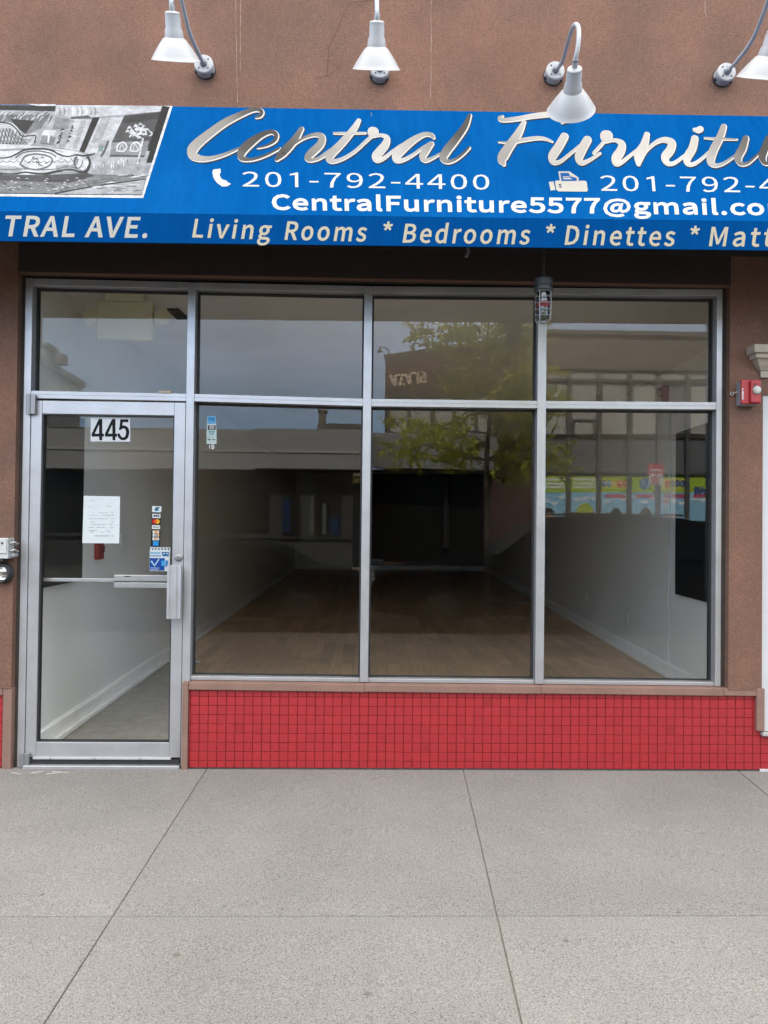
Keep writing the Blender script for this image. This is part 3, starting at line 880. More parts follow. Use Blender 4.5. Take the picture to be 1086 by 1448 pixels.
for z0, z1, nm in ((P(47, 586).z, P(47, 559).z, 'pivot_hinge'), (P(36, 1081).z, P(36, 1064).z, 'pivot_hinge')):
    mb = MB(); mb.box(dl - .02, dl + .034, -.024, -.0005, z0, z1); mb.tube([(dl - .004, -.022, z0 - .004), (dl - .004, -.022, z1 + .004)], .012, 14)
    mb.build(nm, ALU_D, Dr, bevel=.002, smooth=True)
# pull handle: ribbed offset plate
hx0, hx1 = P(235.5, 840, -.05).x, P(257, 840, -.05).x
hz0, hz1 = P(245, 875, -.05).z, P(245, 799, -.05).z
mb = MB()
prof = [(hx0, -.048), (hx0 + .004, -.060), (hx0 + .018, -.062), (hx0 + .020, -.058), (hx0 + .034, -.058), (hx0 + .036, -.063), (hx0 + .060, -.063), (hx0 + .062, -.058), (hx0 + .074, -.058), (hx1 - .004, -.062), (hx1, -.050), (hx1 - .004, -.046), (hx0 + .004, -.044)]
mb.prism([(x, y, hz0) for x, y in prof], (0, 0, hz1 - hz0))
ha = mb.build('pull_handle', ALU, Dr, bevel=.001)
for z in (hz0 + .06, hz1 - .06): MB().tube([(hx0 + .05, -.046, z), (hx0 + .05, DY0, z)], .010, 14).build('handle_post', ALU_D, ha, smooth=True)
c = P(252.5, 788, 0)
mb = MB(); mb.lathe([(.0235, 0), (.0235, -.008), (.019, -.013), (.010, -.015), (.0, -.015)], (c.x, DY0, c.z), (0, 1, 0), 28)
lk = mb.build('lock_cylinder', ALU_D, Dr, smooth=True)
mb = MB(); mb.box(c.x - .0075, c.x + .0075, DY0 - .0165, DY0 - .0148, c.z - .0012, c.z + .0012); mb.build('keyhole', BLACK, lk)
# panic bar on the inside
z0, z1 = P(120, 822.5, .09).z, P(120, 817.5, .09).z
xa, xb, xc = sl - .01, P(163.5, 822, .09).x, sr + .02
pb = MB().box(xa, xb, .075, .095, z0, z1).build('push_bar', ALU, Dr, bevel=.003)
z0, z1 = P(200, 831, .09).z, P(200, 812.5, .09).z
zm = z0 + (z1 - z0) * .52
mb = MB(); mb.box(xb, xc, .055, .115, zm, z1); mb.build('push_paddle', ALU, pb, bevel=.004)
mb = MB(); mb.box(xb, xc, .062, .11, z0, zm - .008); mb.build('push_paddle', ALU, pb, bevel=.003)
mb = MB(); mb.box(P(176, 816, .055).x, P(184, 816, .055).x, .0535, .0548, z1 - .012, z1 - .006); mb.build('maker_plate', BLACK, pb)
# ------------------------------------------------------------------ awning
YA = -0.65
aB = (P(0, 340.7, YA), P(1086, 354, YA)); aF = (P(0, 298.8, YA), P(1086, 313, YA)); aT = (P(0, 147.5, -.045), P(1086, 159.7, -.045))


def ext(pr, x):
    a, b = pr
    return a + (b - a) * ((x - a.x) / (b.x - a.x))


AX0, AX1 = -4.6, 4.6
AN = (aF[1] - aF[0]).cross(aT[0] - aF[0]).normalized()
if AN.y > 0: AN = -AN
VN = (aF[1] - aF[0]).cross(aB[0] - aF[0]).normalized()
if VN.y > 0: VN = -VN
aT = (aT[0], hit(1086, 159.7, aF[0], AN))
slope = lambda x, y, e=0.0: hit(x, y, aF[0], AN) + AN * (.0012 + e)
val = lambda x, y, e=0.0: hit(x, y, aF[0], VN) + VN * (.0012 + e)
A = thing('awning', 'blue shop awning printed with silver script and phone numbers over the storefront', 'awning', (0, -.1, Z0 + 1.4))
f0, f1, t0, t1, b0, b1 = ext(aF, AX0), ext(aF, AX1), ext(aT, AX0), ext(aT, AX1), ext(aB, AX0), ext(aB, AX1)
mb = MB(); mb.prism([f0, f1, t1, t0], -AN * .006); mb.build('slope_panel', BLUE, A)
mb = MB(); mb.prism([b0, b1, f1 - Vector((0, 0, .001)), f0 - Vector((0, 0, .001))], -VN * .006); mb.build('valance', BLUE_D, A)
INNER = pmat('awning lining', (.02, .035, .075), .8)
for f, t, sgn in ((f0, t0, -1), (f1, t1, 1)):
    z = Vector((sgn * .003, 0, 0))
    low = Vector((t.x, t.y, f.z))
    mb = MB(); mb.prism([f + z, t + z, low + z], (sgn * .006, 0, 0)); mb.build('end_panel', BLUE, A)
# frame tubes inside the awning
AFS = pmat('awning frame steel', (.10, .10, .11), .5, metal=.6)
fy = YA + .03
MB().tube([(AX0, fy, f0.z - .02), (AX1, fy, f1.z - .02)], .014, 8).build('frame_tube', AFS, A)
for x in (-3.4, -1.7, 0, 1.25, 3.0):
    p, q = ext(aF, x), ext(aT, x)
    MB().tube([p + Vector((0, .035, -.03)), q + Vector((0, -.02, -.05))], .013, 8).build('frame_tube', AFS, A)
# added near-black sheet, painting the awning's shade onto the wall
mb = MB(); mb.box(-4.4, 4.4, -.052, -.0402, P(543, 352, -.05).z, P(543, 312, -.05).z); mb.build('wall_shade', pmat('painted awning shade', (.022, .018, .018), .9, var=.2, vscale=9), A)
q = P(662, 356, -.40)
mb = MB(); mb.tube([(q.x, q.y, q.z + .12), (q.x, q.y, q.z + .0), (q.x - .012, q.y, q.z - .03)], .010, 8); mb.build('loose_bracket', ALU_D, A)

WHT = (.62, .62, .60); CRM = (.58, .52, .39)
mb = MB(); add_text(mb, slope, '201-792-4400', (343, 263.8), (692, 268.2), 20.5, bold=.05, shear=-.03, track=12, col=WHT); mb.build('phone_lettering', PRINT, A, recalc=False)
mb = MB(); add_text(mb, slope, '201-792-4', (850, 269.8), (1099, 272.6), 21, bold=.05, shear=-.1, track=12, col=WHT); mb.build('fax_lettering', PRINT, A, recalc=False)
mb = MB()
add_text(mb, slope, 'CentralFurniture', (385.5, 296.2), (744, 300.2), 20, bold=1.0, shear=-.04, track=5, col=WHT)
add_text(mb, slope, '5577@gmail.com', (749.5, 300.3), (1121, 304.2), 20, bold=1.0, shear=-.08, track=5, col=WHT)
mb.build('email_lettering', PRINT, A, recalc=False)
mb = MB(); add_text(mb, val, 'TRAL AVE.', (4.5, 333.3), (207, 335.6), 27.5, bold=1.0, shear=.16, track=16, col=(.54, .53, .48)); mb.build('street_lettering', PRINT, A, recalc=False)
for s_, a_, b_, cp in (('Living', (272.5, 335.2), (381, 338.3), 25), ('Rooms', (403, 338.6), (516, 341.2), 25), ('Bedrooms', (570, 342.6), (747, 345.2), 25.5),
                       ('Dinettes', (799, 345.6), (952, 347.6), 26), ('Mattr', (1003, 347.6), (1109, 348.6), 26)):
    mb = MB(); add_text(mb, val, s_[:-1] if s_ == 'Mattr' else s_, a_, b_ if s_ != 'Mattr' else (1091, 348.4), cp, bold=.7, shear=.14, track=22, col=CRM)
    mb.build('trade_lettering', PRINT, A, recalc=False)
for x, y in ((540, 340), (770, 343.5), (974, 346)):
    mb = MB(); add_text(mb, val, '*', (x, y + 2), (x + 12.5, y + 2.1), 26, bold=.5, shear=.1, col=CRM)
    mb.build('asterisk', PRINT, A, recalc=False)

# ---- the big script: three printed layers
SCR = []   # (zoom origin, scale, path, radii)


def zp(ox, oy, sc, pts):
    return [(ox + x / sc, oy + y / sc) for x, y in pts]


def add(zone, pts, rad):
    ox, oy, sc = zone
    SCR.append((zp(ox, oy, sc, pts), [r / sc for r in rad]))


Z2, Z3, Z4, Z5 = (250, 130, 4.722), (450, 130, 4.525), (680, 130, 4.936), (870, 130, 5.028)
add(Z2, [(530, 172), (556, 163), (568, 140), (550, 122), (505, 124), (425, 155), (320, 208), (220, 280), (140, 345), (103, 392), (112, 430), (160, 448), (230, 446), (310, 424), (370, 400), (412, 380)],
    [8, 12, 14, 14, 15, 19, 24, 27, 31, 33, 28, 20, 14, 11, 9, 7])
add(Z2, [(540, 376), (605, 360), (655, 328), (664, 290), (632, 270), (570, 290), (495, 340), (440, 395), (430, 438), (465, 455), (525, 450), (605, 422), (685, 380)],
    [6, 8, 12, 15, 15, 19, 28, 29, 22, 13, 10, 9, 8])
add(Z2, [(832, 250), (785, 325), (712, 405), (668, 452)], [15, 24, 28, 14])
add(Z2, [(668, 455), (725, 400), (780, 355), (850, 310), (925, 288), (968, 302), (958, 352), (900, 410), (872, 442), (895, 458), (950, 446), (1010, 412), (1060, 380)],
    [9, 9, 8, 9, 13, 20, 25, 26, 20, 13, 10, 8, 7])
add(Z3, [(258, 185), (225, 240), (150, 330), (82, 400), (70, 432), (95, 446), (155, 430), (230, 385), (300, 322), (345, 280), (350, 262)], [12, 19, 23, 25, 20, 13, 10, 9, 9, 9, 9])
add(Z3, [(100, 266), (180, 266), (300, 265)], [6, 7, 6])
add(Z3, [(0, 428), (40, 400), (80, 372)], [7, 8, 8])
add(Z3, [(346, 258), (352, 258)], [31, 31])
add(Z3, [(345, 288), (400, 278), (436, 295), (430, 335), (395, 380), (366, 415), (378, 438), (420, 425), (470, 385), (530, 342)], [7, 9, 16, 23, 26, 24, 16, 10, 8, 7])
add(Z3, [(738, 296), (722, 278), (680, 274), (615, 306), (545, 360), (500, 408), (500, 438), (540, 438), (600, 408), (660, 365), (715, 330)], [8, 13, 14, 20, 27, 27, 17, 11, 9, 8, 8])
add(Z3, [(722, 335), (690, 375), (668, 415), (685, 440), (725, 428), (775, 400)], [16, 22, 22, 14, 9, 7])
add(Z3, [(968, 155), (938, 225), (880, 305), (822, 378), (800, 425), (830, 450), (880, 434), (930, 396), (965, 360)], [12, 20, 25, 27, 24, 13, 10, 9, 8])
add(Z4, [(150, 172), (128, 184), (150, 199), (250, 190), (350, 172), (450, 160), (560, 152), (650, 150), (668, 165), (640, 188), (600, 205), (562, 217)], [7, 11, 13, 15, 16, 18, 18, 15, 13, 11, 8, 6])
add(Z4, [(298, 215), (258, 295), (195, 385), (148, 465), (158, 508)], [14, 26, 31, 34, 12])
add(Z4, [(122, 352), (210, 356), (300, 336), (400, 324), (455, 332), (496, 350)], [4, 9, 13, 12, 9, 5])
add(Z4, [(580, 315), (540, 385), (498, 450), (505, 490), (550, 488), (625, 430), (695, 372)], [27, 29, 29, 19, 11, 9, 8])
add(Z4, [(740, 338), (705, 400), (682, 460), (700, 496), (755, 478), (828, 430)], [28, 30, 28, 17, 10, 8])
add(Z4, [(870, 310), (876, 310)], [39, 39])
add(Z4, [(785, 428), (835, 375), (876, 320)], [9, 10, 10])
add(Z4, [(870, 350), (935, 338), (980, 365), (972, 415), (940, 465), (945, 500), (985, 488), (1040, 445), (1100, 398)], [8, 11, 22, 29, 30, 20, 12, 9, 8])
add(Z5, [(222, 305), (202, 380), (162, 450), (160, 512)], [18, 27, 30, 14])
add(Z5, [(165, 520), (215, 425), (285, 362), (350, 342), (398, 365), (388, 415), (352, 465), (368, 507), (415, 508), (480, 462), (530, 425)], [8, 9, 12, 18, 26, 29, 28, 17, 11, 9, 8])
add(Z5, [(562, 335), (545, 405), (508, 470), (515, 512), (560, 512), (620, 470), (660, 432)], [24, 27, 27, 17, 11, 9, 8])
add(Z5, [(558, 270), (585, 273), (602, 266)], [10, 19, 20])
add(Z5, [(768, 250), (742, 325), (694, 420), (676, 490), (705, 524), (765, 512), (830, 470), (875, 440)], [20, 26, 29, 28, 15, 10, 9, 8])
add(Z5, [(632, 330), (740, 336), (862, 340)], [5, 8, 5])
add(Z5, [(925, 335), (902, 405), (872, 465), (888, 512), (935, 512), (990, 470), (1040, 422)], [22, 28, 28, 16, 11, 9, 8])
add(Z5, [(1086, 335), (1065, 400), (1045, 460), (1062, 508), (1105, 508), (1150, 475)], [22, 28, 28, 16, 11, 8])
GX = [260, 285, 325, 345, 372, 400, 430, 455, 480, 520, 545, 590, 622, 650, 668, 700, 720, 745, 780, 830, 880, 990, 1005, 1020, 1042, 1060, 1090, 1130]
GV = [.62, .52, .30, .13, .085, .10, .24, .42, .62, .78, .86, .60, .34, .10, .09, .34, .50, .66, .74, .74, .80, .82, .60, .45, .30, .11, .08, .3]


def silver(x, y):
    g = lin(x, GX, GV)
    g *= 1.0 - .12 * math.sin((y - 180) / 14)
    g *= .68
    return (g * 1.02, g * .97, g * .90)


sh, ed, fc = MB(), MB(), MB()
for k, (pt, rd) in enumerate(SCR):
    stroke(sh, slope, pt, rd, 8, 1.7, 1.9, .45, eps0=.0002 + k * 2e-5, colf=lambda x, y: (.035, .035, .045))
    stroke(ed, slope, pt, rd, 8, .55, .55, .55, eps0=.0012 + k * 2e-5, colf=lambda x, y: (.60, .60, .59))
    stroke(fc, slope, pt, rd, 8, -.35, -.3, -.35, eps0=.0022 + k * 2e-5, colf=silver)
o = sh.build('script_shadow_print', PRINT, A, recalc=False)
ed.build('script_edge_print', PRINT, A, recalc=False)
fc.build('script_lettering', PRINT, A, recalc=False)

# ---- phone and printer icons
mb = MB()
stroke(mb, slope, zp(250, 130, 4.722, [(262, 540), (268, 570), (290, 600), (318, 612)]), [x / 4.722 for x in (24, 22, 20, 22)], colf=lambda x, y: WHT, eps0=.0002)
q = zp(250, 130, 4.722, [(240, 522), (292, 514), (294, 545), (270, 552), (244, 560)]); mb.poly([slope(x, y, .0006) for x, y in q], WHT)
q = zp(250, 130, 4.722, [(288, 608), (312, 590), (362, 616), (340, 632), (300, 634)]); mb.poly([slope(x, y, .0007) for x, y in q], WHT)
mb.build('phone_icon', PRINT, A, recalc=False)
mb = MB()
ICO = (.54, .51, .45)


def zq(pts, e, c, z=Z4):
    mb.poly([slope(x, y, e) for x, y in zp(*z, pts)], c)


zq([(540, 556), (618, 556), (682, 600), (680, 628), (552, 628)], .0003, ICO)
zq([(553, 567), (612, 567), (622, 590), (668, 602), (670, 624), (562, 624)], .0006, (.002, .088, .31))
zq([(572, 592), (614, 592), (632, 606), (632, 612), (574, 612)], .0009, ICO)
zq([(575, 598), (634, 599), (634, 603), (575, 602)], .0012, (.002, .088, .31))
zq([(474, 630), (506, 626), (520, 686), (486, 690)], .0003, ICO)
zq([(516, 628), (524, 620), (728, 622), (738, 630), (746, 690), (738, 698), (540, 696), (526, 684)], .0005, ICO)
zq([(538, 650), (556, 642), (562, 654), (544, 656)], .0008, (.05, .08, .15))
zq([(544, 664), (562, 658), (566, 668), (548, 670)], .0008, (.05, .08, .15))
mb.build('fax_icon', PRINT, A, recalc=False)

# ---- the printed bedroom photograph
mb = MB()
ZP = (0, 130, 4.177)
EE = [0.0002]


def gp(pts, g, z=ZP, tint=(.96, 1.0, 1.06)):
    EE[0] += .00001
    g *= .68
    c = (g * tint[0], g * tint[1], g * tint[2])
    mb.poly([slope(x, y, EE[0]) for x, y in zp(*z, pts)], c)


def gs(path, r, g, n=5):
    g *= .68
    rad = r if isinstance(r, list) else [r] * len(path)
    EE[0] += .00001
    stroke(mb, slope, zp(*ZP, path), [k / 4.177 for k in rad], n, eps0=EE[0], deps=0, colf=lambda x, y: (g * .96, g, g * 1.05))


gp([(-500, 74), (1020, 84), (846, 628), (-500, 612)], .85)
gp([(-500, 76), (1004, 88), (836, 612), (-500, 600)], .40)
gp([(-500, 76), (330, 80), (325, 118), (-500, 96)], .05)
gp([(160, 72), (330, 74), (328, 84), (220, 84)], .8)
gp([(-500, 96), (324, 116), (270, 222), (200, 310), (-500, 300)], .42)
gp([(-500, 130), (295, 138), (245, 218), (160, 250), (60, 190), (-500, 180)], .22)
rr = random.Random(3)
for k in range(26):       # patterned wall
    x = -40 + k * 13; y = 112 + rr.random() * 40
    gs([(x, y + 26), (x + 12, y + 8), (x + 26, y)], [2, 3, 1.5], rr.choice([.75, .6, .12]), 3)
gp([(60, 160), (205, 172), (150, 250), (110, 220)], .05)
gp([(330, 84), (960, 84), (945, 116), (560, 150), (335, 160)], .62)
gp([(300, 150), (335, 120), (300, 225), (275, 222)], .04)
gp([(330, 110), (420, 160), (330, 310), (230, 300)], .48)
gp([(395, 160), (548, 165), (470, 350), (330, 330)], .62)
gp([(548, 152), (590, 150), (498, 360), (468, 352)], .035)
gp([(590, 155), (735, 150), (660, 350), (500, 365)], .60)
gp([(735, 140), (950, 118), (880, 330), (690, 340), (660, 300)], .10)
gp([(735, 150), (950, 120), (940, 160), (724, 190)], .07)
gp([(960, 84), (1002, 90), (898, 420), (846, 420)], .03)
gp([(520, 360), (885, 350), (840, 500), (520, 490)], .50)
gp([(660, 300), (880, 290), (858, 376), (650, 382)], .30)
gp([(650, 374), (858, 376), (850, 388), (645, 384)], .10)
# foliage and flowers
for k in range(34):
    x = 385 + rr.uniform(-30, 25); y = 190 + k * 3.6
    gs([(x - (y - 190) * .2, y), (x + 18 - (y - 190) * .2, y - 8), (x + 34 - (y - 190) * .2, y - 4)], [1, 5, 1], .05, 2)
for k in range(46):
    a, r = rr.uniform(0, 6.28), rr.uniform(5, 44)
    x, y = 815 + math.cos(a) * r * 1.4, 238 + math.sin(a) * r
    gs([(x - 10, y + 4), (x, y - 6), (x + 12, y + 2)], [2, 8, 2], rr.choice([.82, .75, .6, .86, .15]), 2)
for x0 in (690, 770):
    gs([(x0, 350), (x0 + 8, 315), (x0 + 40, 300), (x0 + 60, 325), (x0 + 40, 352), (x0 + 10, 352)], 5, .75, 3)
    gs([(x0 + 18, 342), (x0 + 30, 312), (x0 + 46, 342)], 4, .6, 3)
gs([(845, 280), (830, 350), (800, 480)], [6, 5, 4], .72, 3)
gs([(885, 235), (900, 250), (885, 262)], 4, .7, 3)
gp([(585, 285), (640, 290), (622, 330), (580, 330)], .4)
gp([(592, 320), (612, 320), (608, 350), (575, 355)], .3, tint=(.75, 1.08, 1.05))
gs([(640, 295), (620, 345), (600, 380)], 6, .12, 3)
for k in range(9):        # chandelier
    x = 350 + k * 26
    gs([(x, 92), (x + 8, 118), (x + 2, 140)], [2, 6, 2], rr.choice([.35, .5, .9]), 2)
gp([(420, 150), (520, 140), (545, 158), (415, 160)], .12)
# lamp
gp([(262, 228), (332, 232), (322, 262), (245, 258)], .80)
gp([(250, 262), (330, 268), (318, 316), (238, 305)], .25)
gs([(290, 262), (286, 300)], 6, .8, 2)
# tufted headboard
gs([(-60, 225), (0, 215), (50, 200), (90, 220), (120, 262), (165, 270), (205, 262), (200, 290), (175, 312)], [30, 28, 20, 16, 14, 12, 16, 12, 8], .62, 6)
gs([(-60, 190), (0, 182), (60, 192), (100, 225), (130, 262), (175, 262), (212, 262), (205, 300)], 4, .06, 6)
gp([(-80, 215), (40, 215), (95, 260), (150, 300), (-80, 310)], .50)
for k in range(10):
    gs([(-40 + k * 20, 220 + max(0, k - 5) * 9), (-60 + k * 20, 310)], 2.6, .08, 2)
    gs([(-60 + k * 20, 225 + max(0, k - 5) * 12), (-20 + k * 20, 308)], 2.2, .10, 2)
# mattress and bed end
gp([(-200, 300), (160, 318), (430, 350), (520, 380), (450, 440), (-200, 400)], .70)
gp([(-200, 360), (60, 365), (140, 352), (230, 338), (310, 345), (370, 378), (440, 382), (470, 400), (520, 400), (535, 420), (500, 480), (430, 476), (330, 470), (230, 492), (60, 490), (-200, 480)], .72)
gp([(-200, 430), (90, 440), (140, 470), (60, 486), (-200, 476)], .45)
gp([(330, 440), (440, 430), (500, 478), (430, 474), (335, 466)], .40)
gp([(440, 384), (470, 400), (455, 440), (430, 430)], .35)
gp([(-200, 345), (150, 336), (300, 338), (430, 368), (300, 345), (150, 346), (-200, 362)], .34)
gp([(400, 165), (440, 165), (380, 340), (345, 332)], .42)
gp([(480, 168), (510, 168), (450, 340), (430, 336)], .46)
gp([(600, 160), (650, 158), (590, 300), (540, 300)], .44)
gp([(330, 150), (420, 165), (400, 220), (310, 220)], .30)
gp([(540, 440), (840, 430), (836, 500), (540, 490)], .42)
gs([(-80, 395), (40, 392), (95, 372), (150, 345), (230, 338), (300, 346), (350, 372), (400, 385), (450, 375), (500, 380), (560, 368)], [4, 4, 5, 6, 6, 6, 5, 4, 5, 6, 3], .06, 6)
gs([(95, 390), (140, 362), (220, 352), (300, 366), (330, 385)], 4, .12, 5)
gs([(120, 430), (150, 385), (215, 370), (285, 382), (310, 405), (290, 440), (220, 462), (150, 450), (122, 430)], 5, .16, 5)
for k in range(30):
    a, r = rr.uniform(0, 6.28), rr.uniform(4, 34)
    x, y = 222 + math.cos(a) * r * 1.7, 415 + math.sin(a) * r
    gs([(x - 9, y + 5), (x, y - 5), (x + 9, y + 3)], [1, 4, 1], rr.choice([.06, .1, .9, .8]), 2)
gs([(-60, 475), (60, 490), (150, 478), (250, 488), (340, 470), (420, 462), (470, 474), (510, 470), (532, 425), (520, 385)], [5, 6, 5, 6, 5, 5, 6, 9, 7, 6], .06, 6)
gs([(-60, 455), (60, 462), (130, 458), (300, 462), (400, 445), (470, 452), (490, 410)], 3, .2, 5)
for k in range(12):
    x = -20 + k * 40
    gs([(x, 405 + 8 * math.sin(k)), (x + 20, 420), (x + 38, 412)], 2, .2, 3)
gs([(455, 385), (440, 420), (452, 455)], 4, .1, 4)
# rug and floor
gp([(-200, 492), (520, 492), (860, 505), (838, 610), (-200, 598)], .24)
gp([(-200, 492), (240, 496), (520, 482), (560, 500), (420, 540), (-200, 520)], .09)
for k in range(90):
    x, y = rr.uniform(0, 560), rr.uniform(512, 590)
    gs([(x, y), (x + 8, y - 5), (x + 18, y + 1)], [1, 3, 1], rr.choice([.5, .65, .06, .1]), 2)
gp([(560, 560), (858, 520), (840, 610), (330, 608)], .46)
gs([(330, 604), (560, 562), (858, 520)], [5, 4, 3], .05, 3)
for k in range(30):
    x, y = rr.uniform(540, 840), rr.uniform(400, 480)
    gs([(x, y), (x + 3, y + 22)], [3, 1], rr.choice([.85, .75, .35, .3]), 2)
for k in range(26):
    x, y = rr.uniform(520, 820), rr.uniform(500, 605)
    gs([(x, y), (x + 26, y - 5), (x + 60, y - 6)], [1, 4, 1], rr.choice([.8, .7, .25, .2]), 2)
mb.build('printed_photograph', PRINTN, A, recalc=False)
# ------------------------------------------------------------------ gooseneck lamps
def lamp(label, mount, path, rim, tilt, lat, Yr=-.58, drop=True):
    c = P(*mount, -.04)
    T = thing('wall_lamp', label, 'lamp', (c.x, -.04, c.z), 'white gooseneck lamps above the awning')
    mb = MB(); mb.lathe([(.055, 0), (.056, .03), (.056, .058), (.050, .064), (0, .064)], (c.x, -.04, c.z), (0, -1, 0), 36)
    m_ = mb.build('mount_box', WHITE, T, smooth=True)
    for a in (45, 135, 225, 315):
        MB().lathe([(.0048, 0), (.0048, .002)], (c.x + .038 * math.cos(R(a)), -.1042, c.z + .038 * math.sin(R(a))), (0, -1, 0), 10).build('screw', BLACK, m_)
    for a in (205, 320):
        d = Vector((math.cos(R(a)), 0, math.sin(R(a))))
        MB().lathe([(.011, 0), (.011, .012), (.008, .016)], Vector((c.x, -.062, c.z)) + d * .05, d, 10).build('conduit_plug', BLACK, m_)
    mb = MB(); mb.lathe([(.060, 0), (.060, .005)], (c.x, -.0405, c.z), (0, -1, 0), 30); mb.build('wall_gasket', BLACK, m_)
    r = P(*rim, Yr)
    a = Vector((lat, math.sin(R(tilt)), -math.cos(R(tilt)))).normalized()
    Ls, ks_ = .215, .79
    cap = r - a * Ls
    pts = [Vector((c.x, -.10, c.z))] + [P(*p) for p in path] + ([cap - a * .045] if drop else []) + [cap + a * .005]
    pts = [Vector(q) for q in spline([tuple(p) for p in pts], 7)]
    mb = MB(); mb.tube(pts, .0115, 14); mb.build('gooseneck', pmat('gooseneck paint', (.62, .64, .67), .42, var=.08, vscale=12), T, smooth=True)
    mb = MB(); mb.lathe([(.021, 0), (.021, .02), (.013, .03), (.013, .032)], (c.x, -.104, c.z), (0, -1, 0), 18); mb.build('neck_socket', GALV, m_, smooth=True)
    # collar + ballast cylinder + conical shade, one shell with a dark hollow
    mb = MB()
    mb.lathe([(r_, d_ * ks_) for r_, d_ in [(.0145, -.05), (.0145, -.005), (.034, 0), (.038, .006), (.038, .030), (.0395, .036), (.0395, .085), (.045, .100), (.0485, .138), (.049, .142)]], cap, a, 40)
    mb.build('socket_housing', WHITE, T, smooth=True)
    mb = MB()
    prof = [(.047, .1405), (.060, .152), (.092, .205), (.112, .243), (.124, .268), (.1265, .270), (.1265, .2725), (.122, .2715), (.110, .245), (.090, .207), (.058, .156), (.03, .148), (0, .147)]
    mb.lathe([(r_, d_ * ks_) for r_, d_ in prof], cap, a, 56, cap=False)
    mb.build('shade', WHITE, T, smooth=True)
    mb = MB(); mb.lathe([(r_, d_ * ks_) for r_, d_ in [(.018, .148), (.03, .19), (.036, .215), (.028, .240), (.0, .248)]], cap, a, 24); mb.build('bulb', PAPER, T, smooth=True)
    mb = MB(); mb.lathe([(r_, d_ * ks_) for r_, d_ in [(.0152, -.052), (.0152, -.040)]], cap, a, 20); mb.build('set_collar', GALV, T)


lamp('white gooseneck lamp whose arm leans right down to its wall box above the bedroom picture', (291, 99), [(281, 76, -.20), (268, 46, -.36), (259, 10, -.50), (251, -22, -.62), (245, -28, -.68)], (249, 86), 34, -.04)
lamp('white gooseneck lamp hanging straight down in front of its own wall box', (537, 106), [(535, 70, -.22), (533, 25, -.42), (532, -12, -.58), (532, -30, -.68)], (532, 98.5), 33.5, 0.0)
lamp('white gooseneck lamp with its whole arm in view and its shade overlapping the blue awning', (782, 108), [(795, 87, -.22), (802, 63, -.42), (808, 44, -.60), (813, 35, -.72), (817.5, 38, -.79), (818.5, 50, -.825), (817, 68, -.82)], (807.5, 156), 57, .15)
lamp('white gooseneck lamp with a scuffed shade cut off by the edge of the photo', (1021, 110), [(1044, 84, -.20), (1064, 56, -.34), (1080, 18, -.50), (1091, -10, -.62), (1097, -8, -.68)], (1076, 111), 35, -.03)

# ------------------------------------------------------------------ caged lamp under the awning
q = P(768, 424, -.36)
T = thing('caged_lamp', 'grey caged jar lamp with a red band hanging under the awning', 'lamp', (q.x, q.y, q.z + .1))
pm = 1046 / 4.11
zt = q.z + 31 / pm
mb = MB(); mb.tube([(q.x, q.y, zt - .01), (q.x + .002, q.y, zt + .17)], .009, 12); mb.build('stem', pmat('lamp dark metal', (.05, .05, .052), .5, metal=.4, var=.15), T, smooth=True)
DK = MATS['lamp dark metal']
mb = MB(); mb.lathe([(.02, .004), (.046, 0), (.054, -.01), (.054, -.045), (.049, -.047), (.049, -.052), (.052, -.054), (.052, -.072), (.046, -.076), (.0, -.076)], (q.x, q.y, zt), (0, 0, 1), 36)
mb.build('cap', DK, T, smooth=True)
zb = zt - .076
jar = glassmat('jar glass', 0.10, (.5, .52, .54))
mb = MB(); mb.lathe([(.030, 0), (.033, -.03), (.034, -.12), (.028, -.15), (.012, -.162), (0, -.163)], (q.x, q.y, zb), (0, 0, 1), 32); mb.build('glass_jar', jar, T, smooth=True)
mb = MB(); mb.lathe([(.0342, -.058), (.0362, -.060), (.0362, -.088), (.0348, -.090)], (q.x, q.y, zb), (0, 0, 1), 32); mb.build('red_band', pmat('red lens', (.17, .016, .02), .3), T, smooth=True)
mb = MB(); mb.lathe([(.016, 0), (.018, -.05), (.022, -.09), (.016, -.125), (0, -.13)], (q.x, q.y, zb), (0, 0, 1), 20); mb.build('bulb', pmat('frosted bulb', (.16, .16, .155), .3), T, smooth=True)
mb = MB()
WIRE = pmat('cage wire', (.20, .195, .185), .45, metal=.5)
for k in range(4):
    a = R(45 + 90 * k + 8); dx, dy = math.cos(a), math.sin(a)
    pts = spline([(.046, 0), (.047, -.05), (.046, -.13), (.040, -.165), (.022, -.177), (0.0, -.179)], 5)
    mb.tube([(q.x + r_ * dx, q.y + r_ * dy, zb + z_) for r_, z_ in pts], .0028, 8)
for z_, r_ in ((-.004, .047), (-.036, .0475), (-.072, .0475), (-.108, .0470), (-.142, .0455)):
    mb.tube([(q.x + r_ * math.cos(2 * math.pi * k / 32), q.y + r_ * math.sin(2 * math.pi * k / 32), zb + z_) for k in range(33)], .0025, 8)
mb.build('wire_cage', WIRE, T, smooth=True)

